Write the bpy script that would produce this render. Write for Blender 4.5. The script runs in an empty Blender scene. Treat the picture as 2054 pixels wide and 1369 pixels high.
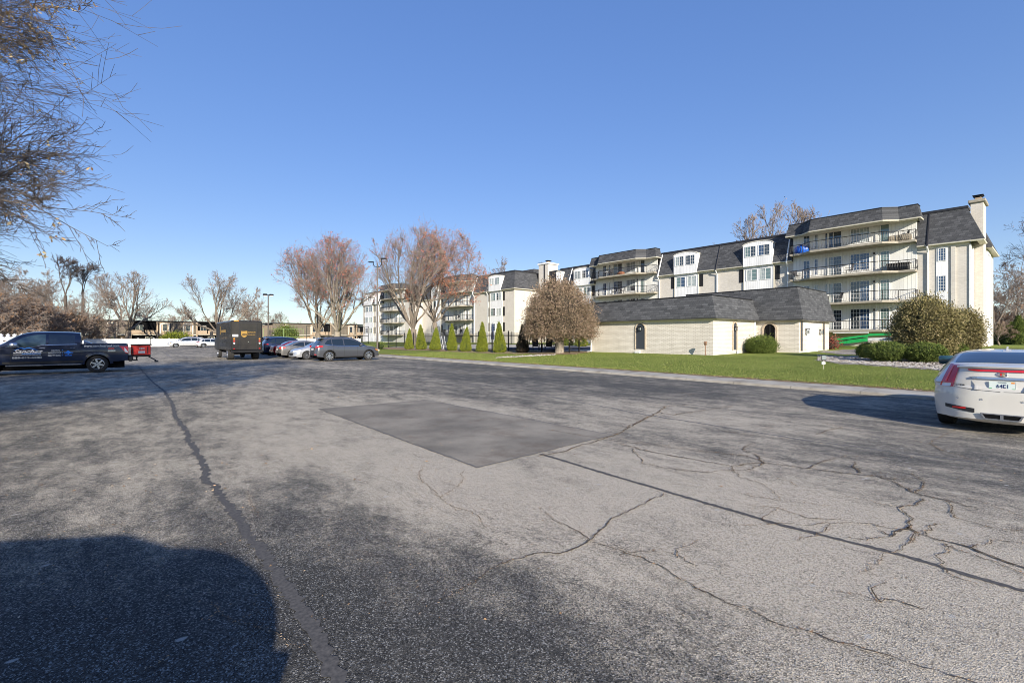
import bpy, math, random
from math import sin, cos, pi, sqrt, atan2, radians
R = random.Random(7)
S = bpy.context.scene
COL = S.collection
# ------------------------------------------------------------------ camera, sky, sun, exposure
# world axes: +x = to the kerb and the houses (away, right), +y = along the kerb (away, left)
FPX, CX, HY, CAMH = 935.0, 1027.0, 678.0, 1.65
YAW = atan2(797, 935); CC, SS = cos(YAW), sin(YAW)
cam = bpy.data.objects.new('camera', bpy.data.cameras.new('camera')); COL.objects.link(cam)
cam.data.sensor_width = 36; cam.data.lens = FPX/2054*36; cam.data.shift_y = -6.5/2054
cam.data.clip_start = .1; cam.data.clip_end = 3000
cam.location = (0, 0, CAMH); cam.rotation_euler = (pi/2, 0, -YAW)
S.camera = cam
ELEV = radians(20.5); SX, SY = .447, .894          # the sun's light travels towards (+SX, +SY)
w = bpy.data.worlds.new('World'); S.world = w; w.use_nodes = True
nt = w.node_tree; bg = nt.nodes['Background']
sky = nt.nodes.new('ShaderNodeTexSky'); sky.sky_type = 'NISHITA'; sky.sun_disc = False
sky.sun_elevation = ELEV; sky.sun_rotation = atan2(-SX, -SY); sky.altitude = 300
sky.air_density = 1.0; sky.dust_density = .2; sky.ozone_density = 3.5
gm = nt.nodes.new('ShaderNodeGamma'); gm.inputs[1].default_value = .48
hs = nt.nodes.new('ShaderNodeHueSaturation'); hs.inputs['Saturation'].default_value = 1.68; hs.inputs['Hue'].default_value = .524; hs.inputs['Value'].default_value = 1.95
nt.links.new(sky.outputs[0], gm.inputs[0]); nt.links.new(gm.outputs[0], hs.inputs['Color']); nt.links.new(hs.outputs[0], bg.inputs[0]); bg.inputs[1].default_value = .13
sun = bpy.data.objects.new('sun', bpy.data.lights.new('sun', 'SUN')); COL.objects.link(sun)
sun.data.energy = 5.0; sun.data.angle = radians(.5); sun.data.color = (1, .92, .79)
from mathutils import Vector, Matrix
sun.rotation_euler = Vector((SX*cos(ELEV), SY*cos(ELEV), -sin(ELEV))).to_track_quat('-Z', 'Y').to_euler()
S.view_settings.view_transform = 'Standard'; S.view_settings.look = 'None'
S.cycles.filter_width = .95; S.view_settings.exposure = .62; S.view_settings.gamma = 1

# ------------------------------------------------------------------ measuring helpers (photo pixel -> place)
def interp(x, T):
    if x <= T[0][0]: return T[0][1]
    for (a, b), (c, d) in zip(T, T[1:]):
        if x <= c: return b + (d-b)*(x-a)/(c-a)
    return T[-1][1]
def yfor(x, px):
    r = (px-CX)/FPX; return x*(CC-SS*r)/(SS+CC*r)
def xfor(y, px):
    r = (px-CX)/FPX; return y*(SS+CC*r)/(CC-SS*r)
def depth(x, y): return SS*x+CC*y
def zfor(x, y, py): return CAMH+(HY-py)*depth(x, y)/FPX
def spot(px, py, z=0):
    Y = FPX*(CAMH-z)/(py-HY); X = (px-CX)/FPX*Y
    return CC*X+SS*Y, -SS*X+CC*Y
def kerb(y): return interp(y, [(-40, 15.2), (0, 16.5), (15, 17.4), (40, 18.1), (62, 18.6), (200, 18.9)])
def lawn_z(x, y=10):
    return interp(x, [(15, .13), (18.9, .14), (23, .24), (27, .35), (31, .48), (38, .56), (56, .9), (80, .9)])
def gspot(px, py):
    z = .3
    for i in range(12): x, y = spot(px, py, z); z = .5*z+.5*lawn_z(x)
    return x, y, z

# ------------------------------------------------------------------ materials
def mat(name, base=(.5,.5,.5), rough=.8, metal=0, spec=.5, coat=0):
    m = bpy.data.materials.new(name); m.use_nodes = True
    b = m.node_tree.nodes['Principled BSDF']
    b.inputs['Base Color'].default_value = (*base, 1); b.inputs['Roughness'].default_value = rough
    b.inputs['Metallic'].default_value = metal; b.inputs['Specular IOR Level'].default_value = spec
    b.inputs['Coat Weight'].default_value = coat
    return m
class N:
    """short node helper"""
    def __init__(s, m): s.m = m; s.t = m.node_tree; s.b = s.t.nodes['Principled BSDF']
    def n(s, ty, **k):
        o = s.t.nodes.new('ShaderNode'+ty)
        for a, v in k.items(): setattr(o, a, v)
        return o
    def l(s, a, b): s.t.links.new(a, b)
    def co(s, sc=(1,1,1), kind='Object', rot=(0,0,0)):
        t = s.n('TexCoord'); mp = s.n('Mapping'); mp.inputs['Scale'].default_value = sc; mp.inputs['Rotation'].default_value = rot
        s.l(t.outputs[kind], mp.inputs[0]); return mp.outputs[0]
    def noise(s, v, scale, detail=4, rough=.55):
        t = s.n('TexNoise'); t.inputs['Scale'].default_value = scale; t.inputs['Detail'].default_value = detail; t.inputs['Roughness'].default_value = rough
        s.l(v, t.inputs['Vector']); return t.outputs['Fac']
    def ramp(s, f, stops, interp='LINEAR'):
        r = s.n('ValToRGB'); e = r.color_ramp.elements; r.color_ramp.interpolation = interp
        while len(e) < len(stops): e.new(.5)
        for el, (p, c) in zip(e, stops): el.position = p; el.color = (*c, 1) if len(c) == 3 else c
        s.l(f, r.inputs[0]); return r.outputs[0]
    def mix(s, f, a, b, mode='MIX'):
        x = s.n('Mix', data_type='RGBA', blend_type=mode)
        for sock, v in ((x.inputs[0], f), (x.inputs[6], a), (x.inputs[7], b)):
            if hasattr(v, 'links') or hasattr(v, 'is_linked'): s.l(v, sock)
            elif isinstance(v, (int, float)): sock.default_value = v
            else: sock.default_value = (*v, 1)
        return x.outputs[2]
    def math(s, op, a, b=0.):
        x = s.n('Math', operation=op)
        for i, v in enumerate((a, b)):
            if isinstance(v, (int, float)): x.inputs[i].default_value = v
            else: s.l(v, x.inputs[i])
        return x.outputs[0]
    def bump(s, h, st=.3, d=.01):
        b = s.n('Bump'); b.inputs['Strength'].default_value = st; b.inputs['Distance'].default_value = d
        s.l(h, b.inputs['Height']); s.l(b.outputs[0], s.b.inputs['Normal'])
    def col(s, c): s.l(c, s.b.inputs['Base Color'])
    def wall(s):
        """horizontal coordinate along any axis-aligned wall, and z"""
        t = s.n('TexCoord'); sp = s.n('SeparateXYZ'); s.l(t.outputs['Object'], sp.inputs[0])
        cb = s.n('CombineXYZ'); s.l(s.math('ADD', sp.outputs[0], sp.outputs[1]), cb.inputs[0]); s.l(sp.outputs[2], cb.inputs[1])
        return cb.outputs[0]

def varied(name, a, b, scale=3, rough=.8, bump=0, metal=0, coat=0, detail=5, sc=(1,1,1)):
    m = mat(name, a, rough, metal, coat=coat); n = N(m)
    f = n.noise(n.co(sc), scale, detail)
    n.col(n.ramp(f, [(.3, a), (.7, b)]))
    if bump: n.bump(f, bump, .02)
    return m

def brick_mat(name, c1, c2, mortar, bw=.21, bh=.072, ms=.006, dark=.12):
    m = mat(name, c1, .9); n = N(m); v = n.wall()
    br = n.n('TexBrick'); n.l(v, br.inputs['Vector'])
    br.inputs['Color1'].default_value = (*c1, 1); br.inputs['Color2'].default_value = (*c2, 1); br.inputs['Mortar'].default_value = (*mortar, 1)
    br.inputs['Scale'].default_value = 1; br.inputs['Brick Width'].default_value = bw; br.inputs['Row Height'].default_value = bh
    br.inputs['Mortar Size'].default_value = ms; br.inputs['Mortar Smooth'].default_value = .4
    f = n.noise(n.co(), .7, 5); f2 = n.noise(n.co((1,1,.25)), 1.6, 6)
    c = n.mix(.35, br.outputs[0], n.ramp(f, [(.3, tuple(x*(1-dark) for x in c1)), (.7, c2)]))
    c = n.mix(n.ramp(f2, [(.55, (0,0,0)), (.8, (.25,.25,.25))]), c, tuple(x*.62 for x in c1))
    n.col(c); n.bump(br.outputs['Fac'], .5, -.006)
    return m

def shingle_mat(name, a, b, c3, w=.32, h=.14):
    m = mat(name, a, .95, spec=.2); n = N(m); v = n.wall()
    br = n.n('TexBrick', offset=.37, offset_frequency=2); n.l(v, br.inputs['Vector'])
    br.inputs['Color1'].default_value = (*a, 1); br.inputs['Color2'].default_value = (*b, 1); br.inputs['Mortar'].default_value = (*tuple(x*.35 for x in a), 1)
    br.inputs['Scale'].default_value = 1; br.inputs['Brick Width'].default_value = w; br.inputs['Row Height'].default_value = h
    br.inputs['Mortar Size'].default_value = .012; br.inputs['Bias'].default_value = -.1
    mp = n.n('Mapping'); mp.inputs['Scale'].default_value = (1/w*.5, 1/h, 1); n.l(v, mp.inputs[0])
    f = n.noise(mp.outputs[0], 1.1, 2); g = n.noise(n.co(), 40, 2)
    c = n.mix(n.ramp(f, [(.35, (.1,.1,.1)), (.6, (.7,.7,.7))]), br.outputs[0], c3)
    c = n.mix(.22, c, n.ramp(g, [(.3, tuple(x*.4 for x in a)), (.75, tuple(min(1, x*2.0) for x in b))]))
    n.col(c); n.bump(br.outputs['Fac'], .6, -.02)
    return m

def batten_mat(name, a, pitch=.3):
    m = mat(name, a, .55); n = N(m); v = n.wall()
    sp = n.n('SeparateXYZ'); n.l(v, sp.inputs[0])
    f = n.math('FRACT', n.math('DIVIDE', sp.outputs[0], pitch))
    g = n.ramp(f, [(0, (1,1,1)), (.07, (1,1,1)), (.09, (0,0,0)), (.94, (0,0,0)), (.97, (1,1,1))])
    st = n.noise(n.co((1,1,.3)), 1.5, 6)
    c = n.mix(n.math('MULTIPLY', g, .3), n.ramp(st, [(.35, tuple(x*.86 for x in a)), (.6, a)]), tuple(x*.62 for x in a))
    n.col(c); n.bump(g, .6, .02)
    return m

M = {}
M['brick'] = brick_mat('cream_brick', (.55,.51,.45), (.67,.625,.56), (.44,.40,.35), dark=.1)
M['pool_brick'] = brick_mat('pool_house_brick', (.60,.555,.48), (.74,.69,.61), (.30,.25,.19), bw=.34, bh=.095, ms=.012)
M['tan_brick'] = brick_mat('tan_brick', (.36,.27,.18), (.45,.34,.235), (.40,.32,.24))
M['white_brick'] = brick_mat('white_brick', (.72,.70,.66), (.80,.79,.76), (.6,.58,.55))
M['shingle'] = shingle_mat('dark_grey_shingles', (.026,.028,.032), (.14,.142,.15), (.055,.056,.06), w=.42, h=.2)
M['shingle_low'] = shingle_mat('grey_shingles', (.030,.032,.036), (.15,.152,.158), (.055,.057,.061), w=.46, h=.17)
M['shingle_brown'] = shingle_mat('brown_shingles', (.13,.11,.085), (.20,.17,.13), (.18,.155,.12), w=.4, h=.2)
M['batten'] = batten_mat('white_board_siding', (.80,.79,.74))
M['panel'] = batten_mat('white_panel', (.82,.82,.82), .2)
M['trim'] = varied('cream_trim', (.60,.56,.46), (.70,.66,.56), 3, .6)
M['white'] = varied('white_paint', (.74,.74,.73), (.82,.82,.81), 4, .5)
M['white_vinyl'] = varied('white_vinyl', (.8,.8,.8), (.86,.86,.86), 2, .35)
M['black_metal'] = mat('black_metal', (.012,.012,.014), .45, .3)
M['dark_gutter'] = mat('black_gutter', (.02,.02,.024), .5)
M['shutter'] = mat('dark_shutter', (.014,.013,.014), .6)
M['concrete'] = varied('concrete', (.40,.38,.33), (.52,.49,.43), 2.5, .9, .2)
M['slab_edge'] = varied('weathered_slab_edge', (.26,.23,.18), (.40,.36,.29), 4, .9, .2, sc=(1,1,3))
def glass(name, base, rough=.04):
    m = mat(name, base, rough, spec=1.0, coat=.6); m.node_tree.nodes['Principled BSDF'].inputs['Coat Roughness'].default_value = .02
    return m
M['glass'] = glass('dark_window_glass', (.03,.04,.05))
M['glass_blue'] = glass('blue_window_glass', (.03,.06,.12))
M['curtain'] = glass('curtained_glass', (.36,.40,.40), .15); M['blind'] = glass('blinds_behind_glass', (.22,.25,.26), .12)
M['green_glass'] = glass('pale_green_glass', (.13,.19,.18), .1)
n = N(M['curtain']); v = n.wall(); f = n.noise(n.co((3,3,.2)), 6, 2); n.col(n.ramp(f, [(.4, (.22,.26,.26)), (.6, (.5,.53,.5))]))
def paint(name, c, metal=.6, rough=.32, coat=1.0):
    m = mat(name, c, rough, metal, coat=coat); m.node_tree.nodes['Principled BSDF'].inputs['Coat Roughness'].default_value = .03
    return m
M['car_glass'] = glass('car_glass', (.012,.018,.022), .02)
M['tyre'] = varied('tyre_rubber', (.012,.012,.013), (.03,.028,.026), 20, .85)
M['rim'] = mat('alloy', (.62,.63,.66), .25, .9); M['rim_dark'] = mat('dark_alloy', (.05,.05,.055), .4, .8)
M['black_plastic'] = mat('black_plastic', (.018,.018,.02), .5)
M['chrome'] = mat('chrome', (.8,.8,.82), .08, 1)
M['red_lens'] = mat('red_lens', (.55,.008,.012), .12, coat=1); M['red_lens_bright'] = mat('bright_red_lens', (.9,.06,.04), .15, coat=1)
M['clear_lens'] = mat('clear_lens', (.7,.72,.75), .1, coat=1); M['amber_lens'] = mat('amber_lens', (.85,.28,.02), .15, coat=1)
M['void'] = mat('dark_parts_and_shade', (.006,.006,.007), .9, spec=.1)  # also paints the shade inside the archway, balcony recesses and exhaust
M['lettering_white'] = mat('white_lettering', (.6,.6,.6), .5); M['lettering_blue'] = mat('blue_lettering', (.02,.25,.85), .4)
M['gold'] = mat('gold_lettering', (.42,.25,.06), .35, .2); M['ink'] = mat('dark_blue_ink', (.02,.03,.12), .5)
M['seam'] = mat('panel_seam', (.02,.02,.022), .7)

# ------------------------------------------------------------------ mesh builder
class MB:
    def __init__(s, xf=None): s.v = []; s.f = []; s.m = []; s.xf = xf
    def pt(s, p): s.v.append(s.xf(*p) if s.xf else tuple(p)); return len(s.v)-1
    def face(s, ps, m=0):
        s.f.append([s.pt(p) for p in ps]); s.m.append(m)
    def box(s, a, b, m=0):
        (x0,y0,z0),(x1,y1,z1) = a, b
        i = [s.pt(p) for p in ((x0,y0,z0),(x1,y0,z0),(x1,y1,z0),(x0,y1,z0),(x0,y0,z1),(x1,y0,z1),(x1,y1,z1),(x0,y1,z1))]
        for q in ((0,3,2,1),(4,5,6,7),(0,1,5,4),(1,2,6,5),(2,3,7,6),(3,0,4,7)): s.f.append([i[k] for k in q]); s.m.append(m)
    def rbox(s, a, b, r=.03, m=0):
        """box whose edges are chamfered by r"""
        (x0,y0,z0),(x1,y1,z1) = a, b
        def ring(x0,y0,x1,y1,c,z): return [s.pt(p) for p in ((x0+c,y0,z),(x1-c,y0,z),(x1,y0+c,z),(x1,y1-c,z),(x1-c,y1,z),(x0+c,y1,z),(x0,y1-c,z),(x0,y0+c,z))]
        rs = [ring(x0+r,y0+r,x1-r,y1-r,r*.5,z0), ring(x0,y0,x1,y1,r,z0+r), ring(x0,y0,x1,y1,r,z1-r), ring(x0+r,y0+r,x1-r,y1-r,r*.5,z1)]
        s.loft(rs, True, m); s.f.append(rs[0][::-1]); s.m.append(m); s.f.append(rs[-1]); s.m.append(m)
    def loft(s, rings, closed=True, m=0):
        for A, B in zip(rings, rings[1:]):
            k = len(A)
            for i in range(k if closed else k-1):
                j = (i+1) % k; s.f.append([A[i], A[j], B[j], B[i]]); s.m.append(m)
    def prism(s, poly, z0, z1, m=0, mtop=None):
        a = [s.pt((x, y, z0)) for x, y in poly]; b = [s.pt((x, y, z1)) for x, y in poly]
        s.loft([a, b], True, m); s.f.append(a[::-1]); s.m.append(m); s.f.append(b); s.m.append(m if mtop is None else mtop)
    def ext(s, poly, axis, t0, t1, m=0):
        """polygon given in the two other axes, extruded along axis (0 x, 1 y, 2 z)"""
        def P(a, b, t): return (t, a, b) if axis == 0 else (a, t, b) if axis == 1 else (a, b, t)
        A = [s.pt(P(a, b, t0)) for a, b in poly]; B = [s.pt(P(a, b, t1)) for a, b in poly]
        s.loft([A, B], True, m); s.f.append(A[::-1]); s.m.append(m); s.f.append(B); s.m.append(m)
    def tube(s, pts, rad, k=6, m=0, cap=True):
        rings = []; n = len(pts)
        for i, p in enumerate(pts):
            a = pts[max(0, i-1)]; b = pts[min(n-1, i+1)]
            dx, dy, dz = b[0]-a[0], b[1]-a[1], b[2]-a[2]; L = sqrt(dx*dx+dy*dy+dz*dz) or 1; dx/=L; dy/=L; dz/=L
            if abs(dz) < .9: ux, uy, uz = -dy, dx, 0
            else: ux, uy, uz = 0, -dz, dy
            l = sqrt(ux*ux+uy*uy+uz*uz) or 1; ux/=l; uy/=l; uz/=l
            vx, vy, vz = dy*uz-dz*uy, dz*ux-dx*uz, dx*uy-dy*ux
            r = rad[i] if isinstance(rad, (list, tuple)) else rad
            rings.append([s.pt((p[0]+r*(ux*cos(t)+vx*sin(t)), p[1]+r*(uy*cos(t)+vy*sin(t)), p[2]+r*(uz*cos(t)+vz*sin(t)))) for t in [2*pi*q/k for q in range(k)]])
        s.loft(rings, True, m)
        if cap: s.f.append(rings[0][::-1]); s.m.append(m); s.f.append(rings[-1]); s.m.append(m)
    def lathe(s, prof, c=(0,0,0), axis=2, k=24, m=0):
        rings = []
        for r, h in prof:
            ring = []
            for q in range(k):
                t = 2*pi*q/k; a, b = r*cos(t), r*sin(t)
                ring.append(s.pt((c[0]+a, c[1]+b, c[2]+h) if axis == 2 else (c[0]+a, c[1]+h, c[2]+b) if axis == 1 else (c[0]+h, c[1]+a, c[2]+b)))
            rings.append(ring)
        s.loft(rings, True, m)
    def build(s, name, mats, parent=None, smooth=None, weld=False):
        me = bpy.data.meshes.new(name); me.from_pydata(s.v, [], s.f)
        for mm in (mats if isinstance(mats, (list, tuple)) else [mats]): me.materials.append(mm)
        if any(s.m): me.polygons.foreach_set('material_index', s.m)
        if weld:
            import bmesh
            b = bmesh.new(); b.from_mesh(me); bmesh.ops.remove_doubles(b, verts=b.verts, dist=.0008); bmesh.ops.dissolve_degenerate(b, edges=b.edges, dist=.0005)
            bmesh.ops.recalc_face_normals(b, faces=b.faces); b.to_mesh(me); b.free()
        if smooth is not None:
            me.polygons.foreach_set('use_smooth', [True]*len(me.polygons))
            if smooth < 180: me.set_sharp_from_angle(angle=radians(smooth))
        me.update(); o = bpy.data.objects.new(name, me); COL.objects.link(o)
        if parent: o.parent = parent
        return o
def tag(o, label=None, cat=None, group=None, kind=None):
    if label: o['label'] = label
    if cat: o['category'] = cat
    if group: o['group'] = group
    if kind: o['kind'] = kind
    return o
def empty(name, loc=(0,0,0), rz=0, label=None, cat=None, group=None, parent=None):
    o = bpy.data.objects.new(name, None); COL.objects.link(o); o.location = loc; o.rotation_euler = (0,0,rz); o.empty_display_size = .2
    if parent: o.parent = parent
    return tag(o, label, cat, group)
def kids(o): return [c for c in COL.objects if c.parent == o]
def copy_tree(o, parent=None, ch=None):
    if ch is None:
        ch = {}
        for c in COL.objects:
            if c.parent: ch.setdefault(c.parent, []).append(c)
    c = o.copy(); COL.objects.link(c)
    if parent: c.parent = parent
    for k in ch.get(o, []): copy_tree(k, c, ch)
    return c
def text(name, s, size, m, parent, loc, rot, width=None, shear=0, bold=0, align='LEFT', extr=.002, squash=1):
    cu = bpy.data.curves.new(name, 'FONT'); cu.body = s; cu.size = size; cu.shear = shear; cu.offset = bold; cu.align_x = align; cu.extrude = extr
    t = bpy.data.objects.new(name, cu); me = bpy.data.meshes.new_from_object(t); bpy.data.objects.remove(t); me.materials.clear(); me.materials.append(m)
    me.name = name; o = bpy.data.objects.new(name, me); COL.objects.link(o)
    xs = [v.co.x for v in me.vertices]; k = width/(max(xs)-min(xs)) if width else 1
    for v in me.vertices: v.co.x *= k; v.co.y *= squash
    o.location = loc; o.rotation_euler = rot; o.parent = parent
    return o
SHX, SHY = -.17, -1.45; SHC = (CC*SHX+SS*SHY, -SS*SHX+CC*SHY, pi-YAW+.13)
# ================================================================== THE GROUND
def sheet(name, poly_px=None, pts=None, z=0, m=None, jag=0, sub=0):
    P = pts or [spot(a, b) for a, b in poly_px]
    if sub:
        Q = []
        for (a, b), (c, d) in zip(P, P[1:]+P[:1]):
            k = max(1, int(sqrt((c-a)**2+(d-b)**2)/sub))
            for i in range(k): t = i/k; Q.append((a+(c-a)*t+R.uniform(-jag, jag), b+(d-b)*t+R.uniform(-jag, jag)))
        P = Q
    mb = MB(); mb.face([(x, y, z(x, y) if callable(z) else z) for x, y in P])
    return tag(mb.build(name, m), kind='structure')
def drape(name, poly, m, dz, step=.8, jag=.15, kind='structure'):
    """a sheet lying on the sloping lawn: grid cells whose centre falls inside the outline, outline points pulled to it"""
    def inside(x, y):
        c = False
        for (a, b), (d, e) in zip(poly, poly[1:]+poly[:1]):
            if (b > y) != (e > y) and x < (d-a)*(y-b)/(e-b)+a: c = not c
        return c
    xs = [p[0] for p in poly]; ys = [p[1] for p in poly]; mb = MB(); idx = {}
    rr = random.Random(3)
    def P(i, j):
        if (i, j) not in idx:
            x, y = min(xs)+i*step+rr.uniform(-jag, jag), min(ys)+j*step+rr.uniform(-jag, jag)
            idx[i, j] = mb.pt((x, y, lawn_z(x, y)+dz))
        return idx[i, j]
    for i in range(int((max(xs)-min(xs))/step)+1):
        for j in range(int((max(ys)-min(ys))/step)+1):
            if inside(min(xs)+(i+.5)*step, min(ys)+(j+.5)*step):
                mb.f.append([P(i, j), P(i+1, j), P(i+1, j+1), P(i, j+1)]); mb.m.append(0)
    return tag(mb.build(name, m), kind=kind)

# asphalt
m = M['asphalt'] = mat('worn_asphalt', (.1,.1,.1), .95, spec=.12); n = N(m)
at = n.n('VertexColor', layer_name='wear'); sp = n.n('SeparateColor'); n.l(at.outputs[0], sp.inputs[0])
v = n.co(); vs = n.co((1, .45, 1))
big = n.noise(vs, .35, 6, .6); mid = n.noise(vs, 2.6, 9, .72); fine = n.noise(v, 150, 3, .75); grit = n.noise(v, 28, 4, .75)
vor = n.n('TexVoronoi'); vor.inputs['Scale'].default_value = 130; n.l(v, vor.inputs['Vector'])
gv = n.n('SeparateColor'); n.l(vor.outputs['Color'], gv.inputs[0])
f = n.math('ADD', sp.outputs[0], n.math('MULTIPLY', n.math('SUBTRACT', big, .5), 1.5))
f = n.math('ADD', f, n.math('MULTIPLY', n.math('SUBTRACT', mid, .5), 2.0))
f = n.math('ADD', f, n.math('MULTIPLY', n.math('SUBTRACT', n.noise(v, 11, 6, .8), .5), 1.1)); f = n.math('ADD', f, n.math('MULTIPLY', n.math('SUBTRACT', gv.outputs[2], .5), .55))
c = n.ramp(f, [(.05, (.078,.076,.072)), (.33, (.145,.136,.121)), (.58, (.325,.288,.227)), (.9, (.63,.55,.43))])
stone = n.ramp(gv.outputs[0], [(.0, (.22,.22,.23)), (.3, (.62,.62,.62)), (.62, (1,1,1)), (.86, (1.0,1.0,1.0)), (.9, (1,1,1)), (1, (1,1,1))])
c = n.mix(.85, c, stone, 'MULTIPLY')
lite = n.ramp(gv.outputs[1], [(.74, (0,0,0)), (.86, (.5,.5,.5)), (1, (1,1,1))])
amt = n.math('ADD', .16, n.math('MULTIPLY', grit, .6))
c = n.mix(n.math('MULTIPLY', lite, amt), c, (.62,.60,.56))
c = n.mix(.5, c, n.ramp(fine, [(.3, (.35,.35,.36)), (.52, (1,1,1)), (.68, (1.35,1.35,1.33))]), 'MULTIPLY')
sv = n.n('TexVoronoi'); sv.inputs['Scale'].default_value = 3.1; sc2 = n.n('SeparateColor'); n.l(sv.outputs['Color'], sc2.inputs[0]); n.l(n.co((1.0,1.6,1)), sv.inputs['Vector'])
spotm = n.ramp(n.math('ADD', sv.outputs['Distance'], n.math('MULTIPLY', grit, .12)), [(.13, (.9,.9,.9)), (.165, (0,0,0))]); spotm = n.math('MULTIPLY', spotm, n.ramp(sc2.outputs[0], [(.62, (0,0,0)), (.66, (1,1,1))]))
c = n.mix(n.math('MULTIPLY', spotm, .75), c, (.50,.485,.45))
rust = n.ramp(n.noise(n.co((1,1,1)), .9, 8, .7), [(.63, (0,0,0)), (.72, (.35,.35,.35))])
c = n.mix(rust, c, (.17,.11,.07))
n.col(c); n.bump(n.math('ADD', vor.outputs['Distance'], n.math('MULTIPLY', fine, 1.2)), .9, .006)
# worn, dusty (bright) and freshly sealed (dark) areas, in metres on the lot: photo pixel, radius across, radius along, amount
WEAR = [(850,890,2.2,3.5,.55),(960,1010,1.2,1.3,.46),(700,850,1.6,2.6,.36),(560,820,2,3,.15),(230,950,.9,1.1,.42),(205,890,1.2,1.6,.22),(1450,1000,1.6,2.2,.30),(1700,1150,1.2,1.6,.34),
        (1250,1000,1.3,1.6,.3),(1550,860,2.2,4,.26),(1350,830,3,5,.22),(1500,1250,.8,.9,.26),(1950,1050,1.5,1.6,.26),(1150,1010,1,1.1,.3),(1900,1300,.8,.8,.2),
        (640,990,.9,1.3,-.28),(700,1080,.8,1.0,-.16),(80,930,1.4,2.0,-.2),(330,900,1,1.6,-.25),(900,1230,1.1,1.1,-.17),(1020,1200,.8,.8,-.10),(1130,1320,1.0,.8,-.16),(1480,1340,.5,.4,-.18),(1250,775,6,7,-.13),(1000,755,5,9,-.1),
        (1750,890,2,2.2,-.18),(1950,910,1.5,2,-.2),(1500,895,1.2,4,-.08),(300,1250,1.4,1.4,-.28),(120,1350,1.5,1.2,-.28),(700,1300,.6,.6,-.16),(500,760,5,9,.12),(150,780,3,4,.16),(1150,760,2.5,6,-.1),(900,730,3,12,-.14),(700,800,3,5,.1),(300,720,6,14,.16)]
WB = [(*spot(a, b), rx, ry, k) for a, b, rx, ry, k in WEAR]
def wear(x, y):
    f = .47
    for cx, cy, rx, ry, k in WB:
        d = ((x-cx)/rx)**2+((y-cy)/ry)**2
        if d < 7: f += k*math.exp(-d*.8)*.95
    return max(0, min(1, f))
def axis(fine0, fine1, st, lo, hi):
    a = [lo]; t = lo
    while a[-1] < fine0-6: a.append(a[-1]+6)
    t = fine0
    while t <= fine1: a.append(t); t += st
    while a[-1] < hi-8: a.append(a[-1]+8)
    a.append(hi); return sorted(set(round(q, 3) for q in a))
xs = axis(-14, 17, .35, -130, 17.2); ys = axis(-2, 42, .35, -40, 118)
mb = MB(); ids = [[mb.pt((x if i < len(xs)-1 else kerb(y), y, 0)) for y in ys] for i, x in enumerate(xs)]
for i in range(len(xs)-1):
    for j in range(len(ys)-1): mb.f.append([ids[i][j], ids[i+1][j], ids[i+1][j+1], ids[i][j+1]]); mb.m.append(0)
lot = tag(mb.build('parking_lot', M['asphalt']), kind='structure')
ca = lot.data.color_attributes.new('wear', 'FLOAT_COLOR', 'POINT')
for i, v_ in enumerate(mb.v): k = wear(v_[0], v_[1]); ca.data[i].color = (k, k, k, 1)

# earth to the horizon
m = M['earth'] = mat('dry_grass_and_soil', (.1,.1,.05), .95); n = N(m); f = n.noise(n.co(), .08, 8); g = n.noise(n.co(), 3, 5)
n.col(n.mix(.4, n.ramp(f, [(.35, (.10,.10,.04)), (.65, (.16,.14,.07))]), n.ramp(g, [(.3, (.07,.08,.03)), (.7, (.2,.17,.09))])))
mb = MB(); mb.face([(-1500,-1500,-.03),(1500,-1500,-.03),(1500,1500,-.03),(-1500,1500,-.03)]); tag(mb.build('ground', M['earth']), kind='structure')

# repaired patch, tar strips, cracks, worn paint
m = M['patch'] = mat('patch_asphalt', (.1,.1,.1), .9, spec=.3); n = N(m); v = n.co(); f = n.noise(v, .9, 5); g = n.noise(v, 110, 3, .7)
c = n.ramp(f, [(.34, (.165,.147,.12)), (.66, (.31,.275,.22))]); c = n.mix(.6, c, n.ramp(g, [(.3, (.6,.6,.6)), (.7, (1.3,1.3,1.3))]), 'MULTIPLY')
c = n.mix(n.ramp(n.noise(v, 1.1, 8, .75), [(.5, (0,0,0)), (.68, (.6,.6,.6))]), c, (.12,.085,.06))
n.col(c); n.bump(g, .5, .003)
sheet('asphalt_patch', [(640,820),(855,802),(1230,872),(957,938)], z=.005, m=M['patch'], jag=.02, sub=.07)
EDG = [(640,820),(855,802),(1230,872),(957,938),(640,820)]
m = M['tar'] = varied('tar_sealer', (.045,.043,.042), (.12,.11,.10), 45, .85); m2 = M['tar_grey'] = varied('worn_tar_sealer', (.085,.085,.088), (.14,.135,.13), 12, .8)
M['crack'] = varied('crack_dirt', (.03,.025,.02), (.13,.095,.06), 20, 1)
rr = random.Random(11); CR = []
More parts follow.
